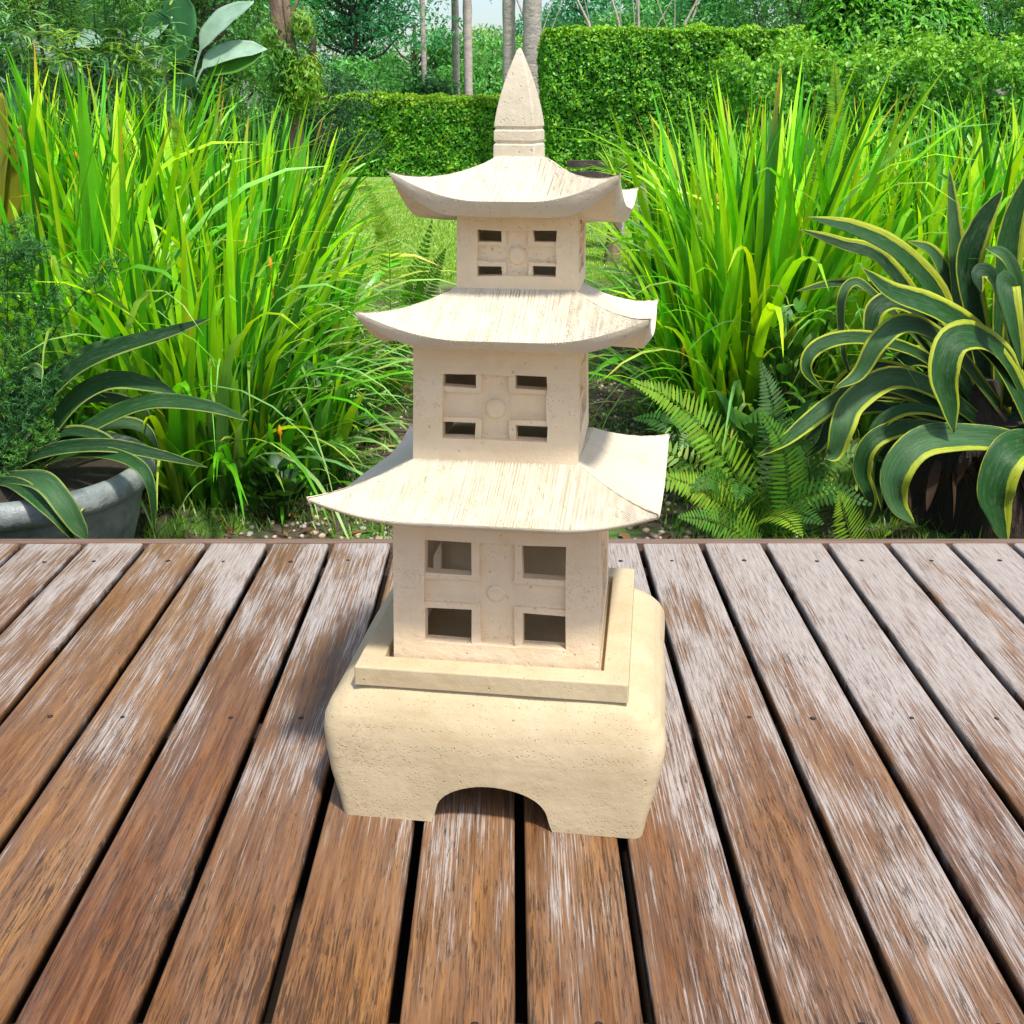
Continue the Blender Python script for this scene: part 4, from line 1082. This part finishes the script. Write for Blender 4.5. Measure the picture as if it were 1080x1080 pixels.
# leaning tree with bright tufts
lt = tag(empty('leaning_tree', (at(318,200,9.5).x, 9.5, GZ)), 'slender leaning brown tree trunk with bright green tufts, left of the low hedge', 'tree'); L0 = Vector(lt.location)
tb = MB()
tb.tube([Vector((.0,0,0))]+[at(u, v, 9.5)-L0 for u, v in ((316,190),(311,130),(300,70),(294,10),(290,-60),(292,-160))], [.085,.08,.072,.075,.08,.075,.06], 12, wob=.5)
tb.tube([at(u, v, 9.45)-L0 for u, v in ((306,100),(309,60),(304,20),(300,-10))], [.03,.04,.035,.03], 8, wob=.4)
tb.tube([at(u, v, 9.45)-L0 for u, v in ((308,40),(305,20),(314,2),(322,-20))], [.02,.015,.012,.008], 6)
tb.build('trunk', M_BARK, lt)
for (u, v, r, n, cl_) in ((320,92,.15,1500,(.20,.42,.03)), (326,75,.10,700,(.28,.48,.04)), (300,62,.11,700,(.10,.30,.03)), (318,28,.10,600,(.22,.42,.05)), (296,85,.12,900,(.08,.26,.03)), (308,110,.10,600,(.12,.32,.03)), (286,40,.09,400,(.16,.36,.04))):
    mb = MB(); d = rng.normal(0,1,(n,3)); P = np.array(tuple(at(u, v, 9.4)-L0))+d*r*.5*np.array([1,1,1.2])
    leaves(mb, P, d, .05, jit(cl_, n), .35, spread=.6, droop=-1.2); mb.build('leaf_tuft', M_LEAF, lt)
# pale trunks: palms and slim trees
def palm(u, Y, wpx, h, label, mat, vb=200, dead=False, lean=0, group=None):
    X = lx(u, Y*.97); r = wpx/F*Y*.5*.97; o = tag(empty('palm_tree', (X, Y, GZ)), label, 'palm tree', group)
    tb = MB(); rings = []
    pts = [Vector((lean*(k/40)*h, 0, h*k/40)) for k in range(41)]
    tb.tube(pts, [r*(1.12 if k == 0 else 1+.05*(k%2)-.15*k/40) for k in range(41)], 14, wob=.15); tb.build('trunk', mat, o)
    cr = MB(); top = pts[-1]; m = 18
    for k in range(m):
        a = k/m*6.283+rng.uniform(-.1,.1); d = Vector((math.cos(a), math.sin(a), 0)); l = 2.0*rng.uniform(.85,1.1); e = rng.uniform(-.3,.9)
        frond(cr, [top, top+d*l*.35+Vector((0,0,l*.35*e)), top+d*l*.75+Vector((0,0,l*.25*e)), top+d*l+Vector((0,0,l*(.1*e-.25)))], .42, (.07,.20,.04), 36)
    cr.build('fronds', M_FERN, o)
    if dead:
        dm = MB()
        for k in range(7):
            a = rng.uniform(0,6.28); d = Vector((math.cos(a), math.sin(a), 0)); t0 = Vector((lean*3.3,0,3.9+rng.uniform(-.2,.5)))
            frond(dm, [t0, t0+d*.25+Vector((0,0,.05)), t0+d*.5+Vector((0,0,-.22)), t0+d*.62+Vector((0,0,-.55))], .18, (.30,.20,.12) if k%2 else (.12,.20,.06), 20)
        dm.build('hanging_fronds', M_DRY, o)
    return o
palm(560, 19.8, 19, 8.5, 'thickest pale mottled palm trunk right behind the lantern spire', M_PALM)
palm(537, 20.2, 13, 8.0, 'pale palm trunk immediately left of the spire tip', M_PALM, dead=False)
palm(496, 25, 9, 8.5, 'pinkish slim palm trunk, right one of the slender pair above the low hedge', M_PALM2, dead=True)
palm(484, 25.6, 7.5, 8.0, 'grey-brown slim palm trunk, left one of the slender pair above the low hedge', M_PALM, dead=True)
palm(452, 24.5, 5.5, 7.5, 'thinnest pale trunk standing alone between the blue-green tree and the slender pair', M_PALM2)
# bare pale branches of a dead tree behind the tall hedge
for (u0, lb) in ((668,'bare pale branching tree behind the tall hedge'), (588,'thin bare sapling right of the thickest palm trunk')):
    o = tag(empty('bare_tree', (lx(u0,25), 26, GZ)), lb, 'tree'); tb = MB()
    for k in range(6 if u0 == 668 else 2):
        a = rng.uniform(-.55,.55); p0 = Vector((a*.5,0,0)); t = p0+Vector((a*2.2, rng.uniform(-.5,.5), 3.0)); e = t+Vector((a*1.6+rng.uniform(-.3,.3),0,1.4))
        tb.tube([p0,t,e], [.035,.028,.012], 6)
        tb.tube([p0.lerp(t,.75), t+Vector((rng.uniform(-.8,.8),0,.5))], [.02,.008], 5)
    tb.build('branches', M_PALM2, o)

# banana-like plant with big leaves at the top left
bp = tag(empty('banana_plant', (at(150,200,8.2).x, 8.2, GZ)), 'banana plant with large leaves, some coloured silver for their sheen, at the top left', 'plant'); L0 = Vector(bp.location)
BL = (.05,.20,.07); BS = (.34,.52,.44)  # the silver tone puts the leaf highlight into the colour
for pts, wv, col, fc in [
  ([(196,200),(200,110),(212,52),(235,22),(268,2)], .12, BS, .0), ([(190,200),(200,120),(214,72),(245,55),(282,52)], .12, BS, .0), ([(190,200),(202,130),(220,80),(252,68),(276,56)], .12, (.10,.30,.03), 0),
  ([(150,200),(130,120),(95,60),(110,30),(125,12)], .13, BS, 0), ([(130,200),(110,120),(75,50),(98,42),(120,36)], .13, BS, 0), ([(165,200),(150,100),(140,60),(160,35),(182,18)], .13, BS, 0),
  ([(165,200),(172,110),(188,40),(192,-10)], .20, BL, 0), ([(140,200),(150,120),(120,60),(85,40)], .20, BL, 0), ([(150,200),(140,90),(110,35),(60,50)], .14, BS, .4),
  ([(160,200),(165,110),(172,50),(165,10)], .22, BL, .4), ([(120,220),(110,130),(80,70),(30,60)], .22, (.03,.12,.05), 0), ([(180,200),(178,110),(165,60),(140,45)], .14, BS, .3),
  ([(110,200),(90,110),(60,60),(10,30)], .22, (.03,.11,.04), 0), ([(170,220),(200,150),(190,100),(200,70)], .26, (.04,.16,.05), 0), ([(100,200),(60,130),(30,110),(0,120)], .22, (.03,.11,.04), 0), ([(90,200),(95,100),(100,30),(120,-20)], .22, (.04,.15,.03), 0)]:
    strap(bp, [at(u, v, 8.2) for u, v in pts], wv*1.5, col, fc, org=L0, mat=M_BROAD, gut=.12, prof=([0,.4,.5,.58,.75,.9,1],[.07,.08,.12,.8,1,.7,.04]))
# narrow-leaved drooping shrub in front of it
ws_ = tag(empty('narrow_leaved_shrub', (at(110,200,7.4).x, 7.4, GZ)), 'shrub with pale narrow drooping leaves in front of the banana plant', 'shrub'); L0 = Vector(ws_.location)
tb = MB(); lm = MB()
for k in range(30):
    u = rng.uniform(15, 195); v = rng.uniform(-30, 85) + (20 if u > 150 else 0)
    tip = at(u, v, 7.4+rng.uniform(-.3,.3))-L0; b_ = Vector((tip.x*.5, 0, tip.z*.35))
    cv = catmull([Vector((0,0,0)), b_, tip+Vector((-.1,0,.12)), tip], 16); tb.tube(cv[::2], [.005*(1-.09*i) for i in range(9)], 5, cap=False)
    N = 70; az = rng.uniform(0,6.28,N); P = np.array([tuple(cv[int(9+rng.uniform(0,7))]) for _ in range(N)])+rng.normal(0,.05,(N,3))
    blades(lm, P, az, rng.uniform(.10,.20,N), .016, rng.uniform(.9,1.8,N), rng.uniform(.5,1.2,N), jit((.20,.46,.15) if k%3 else (.32,.54,.10), N, .25), nseg=4, twist=.6)
tb.tube([at(31,-10,7.3)-L0, at(42,40,7.3)-L0, at(50,85,7.3)-L0, at(58,130,7.3)-L0], .012, 6)
tb.build('stems', M_DBARK, ws_); lm.build('leaves', M_LEAF, ws_)

# bromeliad on a log, old grey stump, grey pillar near the lawn on the right
p = at(648, 185, 9.5)
o = tag(empty('bromeliad', (p.x, 9.5, p.z)), 'small spiky green bromeliad sitting on the low log beside the lawn', 'plant'); mb = MB(); N = 46
blades(mb, np.zeros((N,3)), rng.uniform(0,6.28,N), rng.uniform(.18,.34,N), .03, rng.uniform(.2,1.2,N), rng.uniform(.3,1.0,N), jit((.22,.42,.06),N,.2), nseg=5); mb.build('leaves', M_BLADE, o)
o = tag(empty('log', (p.x, 9.5, GZ)), 'brown log standing upright under the small bromeliad', 'log'); mb = MB(); mb.tube([(0,0,0),(0.02,0,.4),(0,0,p.z-GZ)], [.075,.06,.065], 14, wob=.6); mb.build('trunk', M_BARK, o)
o = tag(empty('tree_stump', (at(692,210,6.9).x, 6.9, GZ)), 'pale grey split stump half hidden by iris blades right of the lantern roof', 'stump'); mb = MB()
mb.tube([(0,0,0),(.02,0,.35),(.0,0,.6),(.02,0,.82),(.03,0,.93)], [.16,.13,.12,.10,.05], 14, wob=1.0); mb.build('trunk', M_PALM, o)
o = tag(empty('garden_bench', (at(628,230,10.5).x, 10.5, GZ)), 'small grey garden bench partly hidden behind the top lantern roof', 'bench')
mb = MB(); mb.box(-.28,.28,-.15,.15,.42,.46); mb.build('seat', M_GREYB, o, smooth=False, bevel=.005)
mb = MB()
for k in range(3): mb.box(-.28,.28,.16,.18,.55+.1*k,.62+.1*k)
mb.build('backrest', M_DBARK, o, smooth=False, bevel=.004)
for sx_ in (-.24,.24): mb = MB(); mb.box(sx_-.03,sx_+.03,-.13,.13,0,.42); mb.build('leg', M_GREYB, o, smooth=False, bevel=.005)
